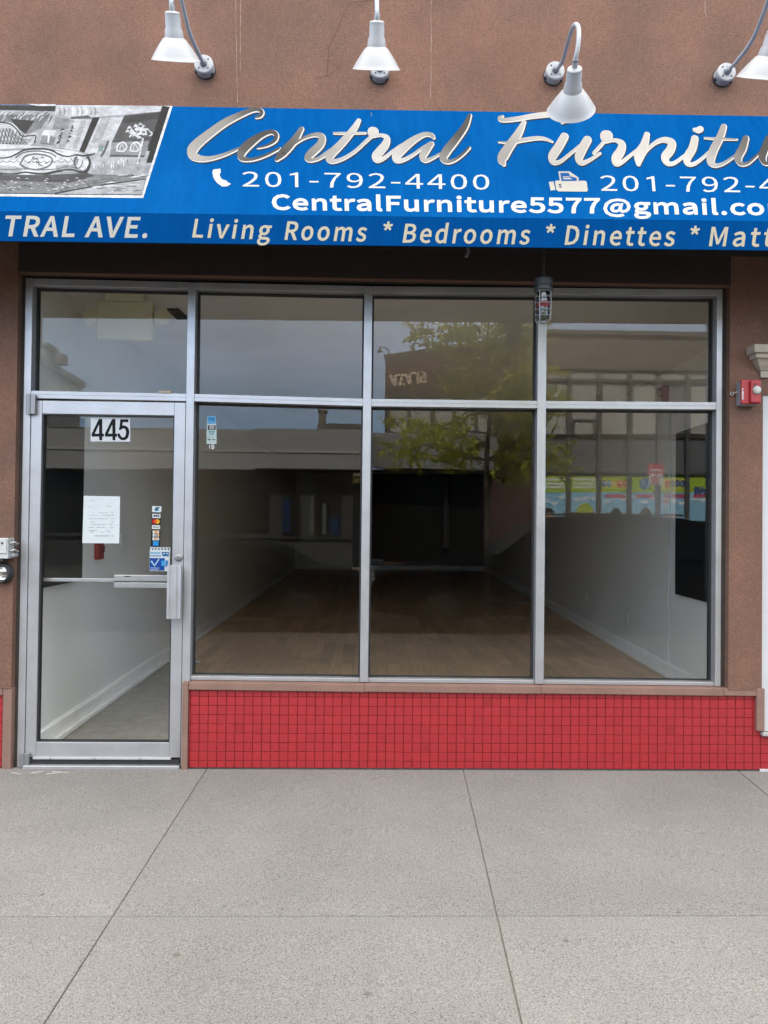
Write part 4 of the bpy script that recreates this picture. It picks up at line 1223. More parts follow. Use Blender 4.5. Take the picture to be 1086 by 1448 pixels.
# ------------------------------------------------------------------ red alarm on the right pier
a0, a1 = P(1046.5, 555, -.10), P(1073.5, 555, -.10)
zt, zb = P(1060, 537.5, -.10).z, P(1060, 571.5, -.10).z
T = thing('fire_alarm', 'red fire alarm strobe on a grey box on the brown pier', 'fire alarm', ((a0.x + a1.x) / 2, -.04, zb))
mb = MB(); mb.box(a0.x + .006, a1.x - .004, -.098, -.04, zb - .006, zt - .006); bx = mb.build('back_box', pmat('alarm back box', (.36, .36, .38), .5, var=.08, vscale=20), T, bevel=.004)
mb = MB(); mb.box(a0.x, a1.x, -.116, -.0985, zb, zt); fp = mb.build('face_plate', RED, T, bevel=.005)
xm_ = a0.x + (a1.x - a0.x) * .42
mb = MB(); mb.box(xm_, a1.x - .006, -.134, -.1165, zb + .004, zt - .006); mb.build('horn_housing', RED, T, bevel=.006)
mb = MB()
for k in range(5): mb.box(xm_ + .014, a1.x - .03, -.1355, -.1342, zt - .03 - k * .007, zt - .026 - k * .007)
mb.build('horn_grille', pmat('dark red', (.16, .01, .015), .5), fp)
mb = MB(); cx = (xm_ + a1.x) / 2; cz = (zb + zt) / 2 + .006
mb.lathe([(.027, 0), (.026, .008), (.019, .016), (.008, .019), (0, .019)], (cx, -.1342, cz), (0, -1, 0), 8); mb.build('strobe_lens', pmat('clear lens', (.72, .72, .66), .15), T, bevel=.003)
mb = MB()
FS = lambda x, y, e=0: P(x, y, -.1166)
for k, ch in enumerate('FIRE'):
    add_text(mb, FS, ch, (1049.4, 552.5 + k * 4), (1051.4, 552.6 + k * 4), 3.0, bold=.3, col=(.8, .8, .8))
mb.build('fire_lettering', PRINT, fp, recalc=False)
r_ = P(1034.5, 557, -.05)
mb = MB(); mb.tube([(r_.x + .009 * math.cos(2 * math.pi * k / 20), -.055, r_.z + .009 * math.sin(2 * math.pi * k / 20)) for k in range(21)], .003, 8)
mb.tube([(r_.x + .01, -.055, r_.z + .003), (a0.x + .008, -.06, r_.z + .012)], .0025, 8); mb.build('eyelet', ALU, bx, smooth=True)

# ------------------------------------------------------------------ electrical box and round socket on the left pier
x0, x1 = P(-20, 775, -.12).x, P(11, 775, -.12).x
zt, zb = P(5, 761, -.12).z, P(5, 790, -.12).z
T = thing('electrical_box', 'white electrical box on the brown wall at the left edge of the photo', 'electrical box', (x0, -.04, zb))
mb = MB(); mb.box(x0, x1, -.118, -.04, zb, zt); bx = mb.build('case', pmat('weathered white plastic', (.66, .68, .67), .5, var=.08, vscale=30), T, bevel=.003)
mb = MB(); mb.box(x0 + .01, x1 - .006, -.124, -.1185, zb + .03, zt - .005); mb.build('cover', MATS['weathered white plastic'], T, bevel=.002)
for z in (zt - .03, zt - .075): MB().tube([(x1 + .004, -.10, z), (x1 + .022, -.085, z + .006), (x1 + .03, -.06, z - .004), (x1 + .012, -.045, z - .012)], .006, 8).build('hinge_lug', ALU, bx, smooth=True)
mb = MB(); mb.box(x1 + .0005, x1 + .026, -.09, -.045, zb + .012, zb + .03); mb.build('hinge_lug', ALU, bx, smooth=True)
mb = MB(); hp = P(3, 768, -.125); mb.lathe([(.006, 0), (.006, .003)], (hp.x, -.1242, hp.z), (0, -1, 0), 14); mb.build('screw_hole', BLACK, bx)
mb = MB(); mb.box(x0 + .01, x1 - .03, -.112, -.05, zb - .014, zb - .0005); mb.build('cable_entry', BLACK, bx)
c = P(-1, 811, -.10)
T = thing('round_outlet', 'round chrome outlet with a thick black ring below the white electrical box', 'outlet', (c.x, -.04, c.z))
mb = MB(); mb.lathe([(.060, 0), (.062, .02), (.060, .05), (.052, .060), (.044, .058), (.040, .045), (.040, .02)], (c.x, -.04, c.z), (0, -1, 0), 36, cap=False); mb.build('ring', BLACK, T, smooth=True)
mb = MB(); mb.lathe([(.041, .018), (.038, .03), (.026, .024), (.022, .034), (.010, .036), (0, .036)], (c.x, -.04, c.z), (0, -1, 0), 30, cap=False); mb.build('chrome_face', pmat('chrome', (.7, .7, .7), .15, metal=1.0), T, smooth=True)

# ------------------------------------------------------------------ neighbouring entrance at the right edge
T = thing('entrance', 'white entrance door under a cream moulded cornice at the right edge of the photo', 'doorway', (PXR + .5, 0, 0))
STONE = pmat('cream stone', (.56, .47, .36), .8, var=.08, vscale=10, bump=.25, bscale=90, speck=.1)
X0c = P(1055, 490, -.04).x
zz = [P(1067, y, -.13).z for y in (487, 498, 505.5, 509, 514, 520, 530)]
lay = [(X0c, -.140, zz[1], zz[0]), (X0c + .022, -.120, zz[2], zz[1]), (X0c + .048, -.098, zz[3], zz[2]), (X0c + .058, -.090, zz[4], zz[3]), (X0c + .072, -.078, zz[5], zz[4]), (X0c + .082, -.070, zz[6], zz[5])]
mb = MB()
for i in range(5):       # cyma profile, returned round the corner
    pass
prof = [(0, .0), (0, -.001)]
path = [(X0c, zz[0]), (X0c, zz[1]), (X0c + .018, zz[1] - .004), (X0c + .020, zz[2] + .003), (X0c + .034, zz[2]), (X0c + .044, zz[3]), (X0c + .056, zz[4]), (X0c + .074, zz[5] + .003), (X0c + .074, zz[5]), (X0c + .083, zz[5] - .003), (X0c + .085, zz[6])]
XE = PXR + 1.16
rings = []
for x, z in path:
    d = x - X0c
    rings.append([(x, -.0405, z), (x, -.140 + d, z), (XE + .1, -.140 + d, z), (XE + .1, -.0405, z)])
pts = [p for r_ in rings for p in r_]
fs = []
for i in range(len(rings) - 1):
    for k in range(4):
        fs.append((i * 4 + k, i * 4 + (k + 1) % 4, (i + 1) * 4 + (k + 1) % 4, (i + 1) * 4 + k))
fs.append((0, 1, 2, 3)); n_ = (len(rings) - 1) * 4; fs.append((n_ + 3, n_ + 2, n_ + 1, n_))
mb.mesh(pts, fs); mb.build('cornice', STONE, T, bevel=.002)
WP = pmat('white door paint', (.74, .75, .78), .4, var=.04)
zl = zz[6]
mb = MB(); mb.box(PXR + .001, PXR + .055, -.03, .1, .24, zl - .002); mb.box(PXR + .0555, XE - .06, .0, .1, zl - .09, zl - .003); mb.box(XE - .0595, XE - .001, -.03, .1, .24, zl - .002); mb.build('door_frame', WP, T, bevel=.004)
mb = MB(); mb.box(PXR + .057, XE - .062, .03, .075, .25, zl - .095); dp = mb.build('door_panel', WP, T, bevel=.004)
mb = MB()
for z0_, z1_ in ((.35, .85), (.95, 1.25)): mb.box(PXR + .16, XE - .17, .022, .0295, z0_, z1_)
mb.build('raised_panel', WP, dp, bevel=.006)
mb = MB(); mb.box(PXR + .16, XE - .17, .024, .0295, 1.4, zl - .2); mb.build('door_glass', pmat('dark door glass', (.02, .025, .035), .05), dp)
mb = MB(); mb.box(PXR + .004, XE - .004, -.05, .1, .216, .238); mb.build('threshold', pmat('grey threshold', (.5, .5, .5), .5), T, bevel=.004)
mb = MB(); mb.box(PXR - .002, XE, -.03, .0, -.01, .012); mb.build('base_strip', WP, T)

# ------------------------------------------------------------------ notices on the glass
GD = lambda x, y, e=0.0: P(x, y, DG - .0016 - e)      # outside face of the door glass
GW = lambda x, y, e=0.0: P(x, y, YM - .0016 - e)


def card(name, label, cat, quad, surf, col, mat=PRINT, group=None):
    """a thin card stuck on the glass; returns the thing mesh and a function that prints on it"""
    q = [surf(*p) for p in quad]
    mb = MB(); mb.prism(q, (0, .0010, 0), col)
    o = mb.build(name, mat)
    tag(o, label, cat, group)
    return o


def rectq(x0, y0, x1, y1):
    return [(x0, y0), (x1, y0), (x1, y1), (x0, y1)]


class Print:
    def __init__(s, surf): s.mb, s.surf, s.e = MB(), surf, .0002

    def q(s, pts, c):
        s.e += .00004
        s.mb.poly([s.surf(x, y, s.e) for x, y in pts], c); return s

    def r(s, x0, y0, x1, y1, c): return s.q(rectq(x0, y0, x1, y1), c)

    def disc(s, x, y, r, c, ry=None, n=20, a0=0, a1=360):
        return s.q([(x + r * math.cos(R(a0 + (a1 - a0) * k / n)), y + (ry or r) * math.sin(R(a0 + (a1 - a0) * k / n))) for k in range(n if a1 - a0 == 360 else n + 1)], c)

    def text(s, t, p0, p1, cap, c, bold=.3, **k):
        s.e += .00004; e = s.e
        add_text(s.mb, lambda x, y, _=0: s.surf(x, y, e), t, p0, p1, cap, bold, col=c, **k); return s

    def done(s, name, par): return s.mb.build(name, PRINT, par, recalc=False)


o = card('house_number', 'white plate with the black number 445 at the top of the door glass', 'house number', [(128.2, 590), (184, 590.6), (184.2, 624.6), (128, 624.2)], GD, (.74, .77, .80))
p_ = Print(GD)
# the 4 drawn heavy and narrow, as on the plate; the 5 from the same hand
BK = (.012, .013, .015)
for x in (129.6, 148.3):
    p_.q([(x + 10.2, 592.4), (x + 15, 592.4), (x + 15, 622.6), (x + 10.8, 622.6)], BK)
    p_.q([(x, 613.2), (x + 17.4, 613.2), (x + 17.4, 617.4), (x, 617.4)], BK)
    p_.q([(x + 10.2, 592.4), (x + 12.4, 596.0), (x + 4.4, 613.3), (x, 613.3)], BK)
p_.q([(169.8, 593), (181.6, 593), (181.6, 597), (169.8, 597)], BK)
p_.q([(169.8, 597), (173.6, 597), (172.6, 606.2), (168.6, 606.6)], BK)
p_.done('numerals', o)
mbn = MB()
stroke(mbn, lambda x, y, e=0: GD(x, y, .0005 + e), [(169.6, 606.6), (174.5, 603.6), (179.2, 606), (180.4, 612), (178.6, 618.4), (174, 620.6), (169.6, 618.2), (168, 614.6)], [1.6, 2.0, 2.2, 2.3, 2.2, 2.0, 2.0, 1.9], 5, deps=1e-6, colf=lambda x, y: BK)
mbn.build('numeral', PRINT, o, recalc=False)

o = card('paper_notice', 'white paper notice with faint typed lines taped inside the door glass', 'notice', [(118.5, 701), (169.8, 702), (168.6, 768.4), (116.4, 768)], GD, None, mat=PAPER)
p_ = Print(GD)
rr = random.Random(8)
GY = (.50, .54, .56)
for y in (708, 716, 724.5, 728, 733, 737.5, 741, 745, 749.5, 751.5, 757):
    x = 125 + rr.uniform(0, 3)
    while x < 160:
        w_ = rr.uniform(1.5, 6)
        if rr.random() < .72 and not (y < 720 and rr.random() < .55): p_.r(x, y, min(x + w_, 161), y + .9, GY)
        x += w_ + 1
p_.done('typed_lines', o)
# soft creases
z5 = lambda x, y: (190 + x / 6.9, 680 + y / 6.9)
o = card('card_sticker', 'small white card sticker with a dark blue mark above the black payment strip', 'sticker', [z5(174, 246), z5(265, 248), z5(262, 306), z5(173, 304)], GD, (.70, .76, .78))
p_ = Print(GD)
p_.q([z5(205, 256), z5(246, 256), z5(240, 272), z5(222, 272), z5(216, 292), z5(196, 292)], (.02, .10, .16)).q([z5(222, 274), z5(240, 274), z5(236, 294), z5(212, 294)], (.03, .30, .50)); p_.done('emblem', o)
o = card('payment_strip', 'tall black sticker strip with a column of payment card marks on the door glass', 'sticker', [z5(170, 310), z5(258, 312), z5(250, 640), z5(160, 638)], GD, (.012, .012, .015))
p_ = Print(GD)
p_.q([z5(175, 320), z5(256, 322), z5(254, 364), z5(173, 362)], (.68, .70, .70)).q([z5(188, 330), z5(244, 332), z5(240, 354), z5(186, 352)], (.05, .07, .10)).q([z5(200, 338), z5(206, 338), z5(206, 354), z5(200, 354)], (.7, .7, .7)).q([z5(222, 338), z5(230, 338), z5(230, 354), z5(222, 354)], (.7, .7, .7))
x, y = z5(196, 396); p_.disc(x, y, 3.3, (.60, .02, .02))
x, y = z5(225, 396); p_.disc(x, y, 3.3, (.78, .42, .03))
x, y = z5(210, 396); p_.disc(x, y, 1.9, (.75, .16, .02), ry=2.7)
p_.q([z5(172, 430), z5(252, 432), z5(250, 472), z5(170, 470)], (.66, .66, .64)).q([z5(180, 444), z5(240, 446), z5(240, 456), z5(180, 454)], (.25, .25, .3))
for i, cc in enumerate([(.72, .72, .68), (.75, .38, .10), (.7, .62, .5), (.66, .68, .7), (.3, .36, .5), (.76, .40, .16)]):
    xx, yy = 178 + (i % 3) * 22, 484 + (i // 3) * 32
    p_.q([z5(xx, yy), z5(xx + 20, yy), z5(xx + 20, yy + 29), z5(xx, yy + 29)], cc)
for i, cc in enumerate([(.7, .68, .66), (.72, .5, .3), (.6, .62, .66)]):
    xx = 176 + i * 23; p_.q([z5(xx, 552), z5(xx + 20, 552), z5(xx + 20, 580), z5(xx, 580)], cc)
p_.q([z5(182, 586), z5(238, 588), z5(236, 634), z5(180, 632)], (.03, .28, .66)); p_.done('card_marks', o)
o = card('blue_sticker', 'square white and blue sticker with a pale tick mark beside the pull handle', 'sticker', [z5(152, 648), z5(350, 650), z5(344, 882), z5(145, 878)], GD, (.66, .72, .75))
p_ = Print(GD)
for i in range(6):
    xx = 168 + i * 31; p_.q([z5(xx, 658), z5(xx + 18, 656), z5(xx + 16, 674), z5(xx + 2, 672)], (.02, .03, .05))
p_.q([z5(156, 692), z5(255, 694), z5(255, 716), z5(155, 714)], (.25, .45, .62)).q([z5(265, 692), z5(338, 694), z5(336, 736), z5(274, 736)], (.03, .14, .34))
p_.q([z5(155, 726), z5(262, 728), z5(262, 738), z5(154, 736)], (.06, .16, .34)).q([z5(280, 704), z5(300, 704), z5(300, 714), z5(280, 714)], (.6, .68, .7)).q([z5(312, 704), z5(330, 704), z5(330, 714), z5(312, 714)], (.6, .68, .7))
p_.q([z5(150, 752), z5(298, 754), z5(294, 876), z5(147, 874)], (.012, .07, .32)).q([z5(264, 778), z5(298, 778), z5(296, 830), z5(262, 828)], (.05, .34, .72)).q([z5(302, 776), z5(330, 776), z5(328, 838), z5(300, 838)], (.06, .24, .55))
p_.q([z5(158, 786), z5(170, 776), z5(196, 818), z5(236, 758), z5(244, 768), z5(198, 836)], (.42, .62, .76))
p_.q([z5(156, 846), z5(244, 848), z5(243, 854), z5(155, 852)], (.5, .6, .75)).q([z5(156, 862), z5(234, 864), z5(233, 870), z5(155, 868)], (.4, .5, .7)); p_.done('printed_marks', o)
z7 = lambda x, y: (280 + x / 24.1, 580 + y / 24.1)
o = card('window_sticker', 'small blue and pale green sticker in the upper left corner of the big window', 'sticker', [z7(318, 200), z7(606, 202), z7(632, 690), z7(632, 1152), z7(290, 1148), z7(290, 690)], GW, (.56, .68, .66))
p_ = Print(GW)
p_.q([z7(322, 206), z7(602, 208), z7(600, 470), z7(322, 468)], (.14, .42, .72)).q([z7(355, 250), z7(575, 250), z7(575, 380), z7(355, 330)], (.06, .24, .52)).q([z7(322, 472), z7(604, 474), z7(604, 512), z7(322, 510)], (.70, .74, .74))
p_.q([z7(338, 514), z7(602, 516), z7(602, 672), z7(338, 670)], (.015, .016, .018)).q([z7(385, 524), z7(555, 526), z7(552, 645), z7(385, 643)], (.52, .52, .50)).q([z7(410, 570), z7(520, 570), z7(520, 600), z7(410, 600)], (.3, .28, .27))
p_.q([z7(345, 722), z7(575, 724), z7(572, 758), z7(345, 756)], (.03, .26, .30)).q([z7(390, 790), z7(440, 790), z7(430, 842), z7(390, 842)], (.03, .22, .24)).q([z7(480, 785), z7(530, 785), z7(530, 842), z7(480, 842)], (.03, .22, .24))
p_.q([z7(330, 915), z7(560, 917), z7(560, 930), z7(330, 928)], (.3, .4, .4)).q([z7(330, 980), z7(430, 982), z7(430, 1018), z7(330, 1016)], (.07, .10, .11)).q([z7(480, 985), z7(590, 987), z7(590, 1014), z7(480, 1012)], (.07, .10, .11)); p_.done('printed_marks', o)
o = card('digit_decal', 'tiny white decal of two characters under the small green window sticker', 'sticker', [z7(388, 1166), z7(412, 1166), z7(408, 1310), z7(384, 1310)], GW, (.74, .75, .76))
p_ = Print(GW); p_.q([z7(455, 1168), z7(560, 1168), z7(545, 1325), z7(460, 1325)], (.74, .75, .76)).q([z7(492, 1180), z7(530, 1180), z7(524, 1230), z7(500, 1226)], (.03, .03, .03)).q([z7(484, 1250), z7(512, 1250), z7(508, 1284), z7(486, 1284)], (.03, .03, .03)); p_.done('second_character', o)
q0, q1 = P(224, 556, -.004), P(242, 553, -.004)
mb = MB(); mb.box(q0.x, q1.x, -.004, .03, z_tran(q0.x) + .0005, z_tran(q0.x) + .014); tag(mb.build('wood_shim', pmat('bare wood', (.55, .43, .32), .8)), 'small piece of pale wood lying on the bar above the door', 'wood shim')

# ------------------------------------------------------------------ things inside
ye = .55
E0, E1 = P(137.5, 425, ye), P(214.5, 480, ye)
T = thing('exit_sign', 'cream emergency sign with two round lamp heads hanging inside above the door', 'emergency light', ((E0.x + E1.x) / 2, ye, E1.z))
mb = MB(); mb.box(E0.x, E1.x, ye, ye + .06, E1.z, E0.z); mb.build('housing', CREAM, T, bevel=.008)
mb = MB(); mb.box((E0.x + E1.x) / 2 - .13, (E0.x + E1.x) / 2 + .13, ye - .01, ye + .09, E0.z + .0005, ZC - .0005); mb.build('ceiling_mount', CREAM, T, bevel=.006)
for px_, sg in ((128.5, -1), (230, 1)):
    c = P(px_, 449, ye + .02)
    mb = MB(); mb.lathe([(.028, .035), (.052, .02), (.058, 0), (.052, -.02), (0, -.026)], c, (0, 1, 0), 28); h_ = mb.build('lamp_head', CREAM, T, smooth=True)
    mb = MB(); mb.box(min(c.x, (E0.x if sg < 0 else E1.x)), max(c.x, (E0.x if sg < 0 else E1.x)), ye + .035, ye + .05, c.z - .05, c.z + .05); mb.build('lamp_arm', CREAM, T, bevel=.004)
c = on(WL, 137.5, 777)
T = thing('pull_station', 'small red fire pull station on the grey side wall below the paper notice', 'pull station', c)
wallrect(WL, c.y - .07, c.y + .05, c.z - .075, c.z + .085, .035, 1, 'housing', RED, T, bevel=.004)
wallrect(WL, c.y + .0, c.y + .035, c.z - .02, c.z + .03, .046, 1, 'handle', pmat('pull handle', (.10, .02, .02), .4), T)
ELEC = pmat('outlet plastic', (.68, .69, .67), .45)


def plate(w, sgn, px, py, lab, cat, nm, hgt=.115, wid=.075):
    c = on(w, px, py)
    T = thing(nm, lab, cat, c, 'electrical plates on the grey side walls')
    wallrect(w, c.y - wid / 2, c.y + wid / 2, c.z - hgt / 2, c.z + hgt / 2, .008, sgn, 'cover_plate', ELEC, T, bevel=.002)
    for dz in ((-.026, .026) if nm == 'wall_outlet' else (0,)):
        wallrect(w, c.y - .014, c.y + .014, c.z + dz - .016, c.z + dz + .016, .013, sgn, 'receptacle' if nm == 'wall_outlet' else 'toggle', ELEC, T)


plate(WL, 1, 173.5, 768, 'grey light switch plate on the side wall right of the red pull station', 'light switch', 'light_switch', .17, .12)
plate(WL, 1, 204, 880, 'white outlet low on the side wall seen through the door', 'outlet', 'wall_outlet')
plate(WR, -1, 830.5, 846, 'white outlet on the right hand wall, the deeper one inside the room', 'outlet', 'wall_outlet')
plate(WR, -1, 887, 874, 'white outlet on the right hand wall, the one nearer the glass', 'outlet', 'wall_outlet', .14, .10)
c0 = on(WR, 943, 561) + WR[1] * -.03
T = thing('indoor_strobe', 'red alarm strobe inside on a conduit at the corner of the right wall', 'fire alarm', c0)
mb = MB(); mb.box(c0.x - .035, c0.x + .035, c0.y - .06, c0.y + .06, c0.z - .10, c0.z + .10); mb.build('housing', RED, T, bevel=.006)
mb = MB(); mb.lathe([(.026, 0), (.024, .015), (0, .022)], (c0.x - .0352, c0.y, c0.z + .03), (-1, 0, 0), 16); mb.build('strobe_lens', MATS['clear lens'], T, smooth=True)
mb = MB(); mb.lathe([(.03, 0), (.02, .02), (0, .024)], (c0.x - .0352, c0.y, c0.z - .03), (-1, 0, 0), 16); mb.build('horn', ELEC, T, smooth=True)
mb = MB(); cb_ = on(WR, 948.5, 700) + WR[1] * -.012
mb.tube([(cb_.x, cb_.y, c0.z - .06), (cb_.x, cb_.y, .15)], .011, 10)
for z in (c0.z - .2, c0.z - .55, c0.z - 1.2): mb.lathe([(.015, 0), (.015, .03)], (cb_.x, cb_.y, z), (0, 0, 1), 12)
mb.build('conduit', pmat('painted conduit', (.55, .56, .55), .5), T, smooth=True)
c = PZ(738, 853, .0)
mb = MB(); mb.box(c.x - .09, c.x + .09, c.y - .12, c.y + .12, .001, .02); tag(mb.build('floor_register', pmat('pale register', (.6, .6, .58), .5), bevel=.005), 'small pale floor vent against the baseboard of the right wall', 'vent')
# ------------------------------------------------------------------ the far side of the street (seen mirrored in the glass)
V = lambda x, y, yv: P(x, y, yv)
M = lambda: MB(mirror=True)
gl_z = -.17
YBk = 19.6
structure(MB().box(-60, 60, -40, -16.0, -.55, -.165).build('far_sidewalk', pmat('far concrete', (.05, .049, .047), .9, var=.12, vscale=1.5)))
BRICK = tilemat('brown brick', (.095, .042, .028), (.10, .075, .06), .22, .075, off=.5, mortar=.010, var=.2, rough=.85)
TAN = tilemat('tan brick', (.17, .135, .095), (.17, .15, .12), .22, .075, off=.5, mortar=.010, var=.12, rough=.85)
STEEL = pmat('bronze window frame', (.10, .095, .085), .5, metal=.3)
BLIND = pmat('cream blinds', (.42, .40, .34), .7, var=.08, vscale=2)
SPAND = pmat('grey spandrel', (.13, .135, .13), .5, var=.06)
DGL = pmat('dark shop glass', (.016, .015, .013), .3, spec=.08)
PALEW = pmat('pale render', (.40, .38, .34), .85, var=.08, vscale=.7)
FASC = pmat('grey fascia', (.27, .265, .25), .6, var=.07, vscale=.9)


def vbox(mb, x0, y0, x1, y1, yv, dep, col=None):
    a, b = V(x0, y0, yv), V(x1, y1, yv)
    return mb.box(a.x, b.x, yv, yv + dep, b.z, a.z, col)


# --- corner building with the poster windows
T = thing('corner_building', 'tan brick building with a window band over bright posters, reflected in the last panes', 'building', mir((V(900, 700, YBk).x, YBk, gl_z)))
zr = V(900, 475, YBk).z
xL, xR = V(757, 600, YBk).x, V(757, 600, YBk).x + 16
mb = M(); mb.box(xL, xR, YBk, YBk + 12, gl_z, zr); mb.build('wall', TAN, T)
mb = M(); mb.box(xL - .05, xR, YBk - .12, YBk + .3, zr, zr + .14); mb.build('coping', STEEL, T)
mull = [762, 805, 848, 891, 932, 973, 1014, 1055, 1096, 1137, 1178]
for i in range(len(mull) - 1):
    a, b = mull[i], mull[i + 1]
    mb = M(); vbox(mb, a + 4, 542, b - 4, 614, YBk - .05, .04)
    w_ = mb.build('window', BLIND if i not in (4,) else SPAND, T)
    mb = M(); vbox(mb, a + 4, 527, b - 4, 537, YBk - .05, .04); mb.build('transom_light', BLIND, w_)
    if i == 1:
        mb = M()
        vbox(mb, a + 5, 592, b - 5, 595, YBk - .11, .05); vbox(mb, a + 5, 595, a + 8, 612, YBk - .11, .05); vbox(mb, b - 8, 595, b - 5, 612, YBk - .11, .05)
        mb.build('sash', STEEL, w_)
    mb = M(); vbox(mb, a + 2.5, 622, b - 2.5, 668, YBk - .04, .03); mb.build('spandrel', SPAND, T)
    mb = M(); vbox(mb, a + 2, 670, b - 2, 745, YBk - .04, .03); mb.build('shop_pane', DGL, T)
mb = M()
for x in mull: vbox(mb, x - 2.2, 524, x + 2.2, 740, YBk - .14, .13)
vbox(mb, 757, 521, 1180, 525, YBk - .16, .14); vbox(mb, 757, 538, 1180, 541, YBk - .15, .13); vbox(mb, 757, 614.5, 1180, 620, YBk - .16, .14); vbox(mb, 757, 668.5, 1180, 671, YBk - .15, .13)
mb.build('window_frame', STEEL, T)
# posters
GRN = (.42, .58, .05); SKY = (.30, .56, .72); W_ = (.8, .82, .8)
posts = [(764, 803, 'phone'), (807, 846, 'text'), (850, 889, 'letters'), (893, 930, 'globe'), (934, 971, 'house'), (975, 1012, 'an'), (1016, 1053, 'text')]
labs = {'phone': 'green and blue shop poster with a child peeking up, half hidden by the window post', 'letters': 'poster with big red and blue letters over a dark haired child', 'globe': 'poster with a blue globe mark on its green top band',
        'house': 'poster with a yellow plaque of dark letters and a red mushroom', 'an': 'poster with the dark blue letters AN on its green band'}
for n_, (a, b, k) in enumerate(posts):
    y0, y1 = 673, 737
    lb = labs.get(k) or ('poster with lines of white lettering over a green hill' if n_ == 1 else 'poster with white lettering beside the one that reads AN')
    e_ = YBk - .06
    mb = M(); vbox(mb, a, y0, b, y1, e_, .012, SKY); o = mb.build('poster', PRINT); tag(o, lb, 'poster', 'posters in the windows across the street')
    p_ = Print(lambda x, y, e=0.0: V(x, y, e_ - .001 - e * 6)); p_.mb = M()
    p_.r(a, y0, b, y0 + 23, GRN)
    w_ = b - a
    rr = random.Random(40 + n_)
    for c_ in range(3):
        x, y = a + w_ * (.2 + .3 * c_), y0 + 34 + rr.uniform(-4, 6)
        p_.disc(x, y, 3.4, W_, ry=2.2).disc(x + 2.4, y - 1.2, 2.4, W_).disc(x - 2.4, y - .6, 2.0, W_)
    if k in ('phone', 'text'):
        for yy in (676, 682, 687):
            x = a + 4
            while x < b - 5:
                d = rr.uniform(1.6, 3.4); p_.r(x, yy, min(x + d, b - 3), yy + 3.6, W_); x += d + .8
    if k == 'text': p_.disc((a + b) / 2 + 1, y1 + 1, 15, (.45, .52, .06), ry=27, a0=180, a1=360)
    if k == 'letters':
        for x, c_ in ((a + 5, (.02, .08, .42)), (a + 12, (.02, .30, .62)), (a + 18, (.72, .55, .03)), (a + 26, (.66, .03, .08)), (a + 33, (.66, .03, .08))):
            p_.disc(x, 684, 4.4, (.80, .68, .10), ry=6.4).disc(x, 684, 3.3, c_, ry=5.2).r(x - .6, 681.5, x + 2.6, 684.5, (.80, .78, .6))
    if k == 'globe': p_.disc(a + w_ * .52, 684, 8, (.10, .20, .42)).disc(a + w_ * .46, 682, 3.2, (.35, .48, .52)).disc(a + w_ * .62, 688, 2.4, (.35, .48, .52))
    if k == 'house':
        p_.r(a + 3, 677, b - 2, 691, (.78, .66, .08))
        for x, c_ in ((a + 10, (.6, .04, .10)), (a + 17, (.05, .06, .2)), (a + 24, (.02, .09, .36)), (a + 31, (.02, .09, .30))): p_.disc(x, 684, 3.4, c_, ry=5).disc(x, 684, 1.3, (.6, .55, .2), ry=2)
        p_.disc(a + 7, 711, 6, (.66, .16, .10), ry=4, a0=180, a1=360).r(a + 5.5, 711, a + 8.5, 720, W_).disc(a + 14, 733, 9, (.7, .52, .42), ry=8)
    if k == 'an':
        p_.text('AN', (b - 10, 689), (a + 8, 689), 12, (.02, .05, .25), bold=.7)
    if k in ('letters', 'globe', 'house', 'an'):
        x = a + 6
        while x < b - 6:
            d = rr.uniform(2.2, 3.6); p_.r(x, 699 + rr.uniform(-.6, .6), x + d, 704, (.62, .06, .10)); x += d + .9
    if k in ('phone', 'letters', 'globe'):
        x = a + w_ * (.3 if k == 'phone' else .55)
        p_.disc(x, 727, 7.4, (.02, .018, .015), ry=9).disc(x, 731, 5.4, (.62, .36, .20), ry=6)
        p_.r(x - 8, 733.5, x + 8, y1, (.66, .10, .06) if k == 'phone' else (.75, .55, .05))
    p_.done('printed_design', o)

# --- plaza wing, set at an angle
V1, V2 = V(545, 510, 23.0), V(757, 477, YBk - .05)
Wd = Vector((V2.x - V1.x, V2.y - V1.y, 0)).normalized(); Wn = Vector((-Wd.y, Wd.x, 0))
if Wn.y < 0: Wn = -Wn
onA = lambda x, y, off=0.0: hit(x, y, V1 - Wn * off, Wn)
T = thing('plaza_building', 'brown brick corner block with raised letters PLAZA reflected behind the tree', 'building', mir((V1.x, V1.y, gl_z)))
zA = (V1.z + V2.z) / 2
base = [Vector((V1.x, V1.y, gl_z)), Vector((V2.x, V2.y, gl_z)), Vector((V2.x, V2.y, zA)), Vector((V1.x, V1.y, zA))]
mb = M(); mb.prism(base, Wn * 8); mb.build('wall', BRICK, T)
mb = M(); mb.prism([base[3] - Wn * .1, base[2] - Wn * .1, base[2] - Wn * .1 + Vector((0, 0, .16)), base[3] - Wn * .1 + Vector((0, 0, .16))], Wn * .4); mb.build('coping', STEEL, T)


def aquad(name, x0, y0a, y0b, x1, y1a, y1b, off, thick, mat, par):
    q = [onA(x0, y0a, off), onA(x1, y0b, off), onA(x1, y1b, off), onA(x0, y1a, off)]
    mb = M(); mb.prism(q, Wn * thick); return mb.build(name, mat, par)


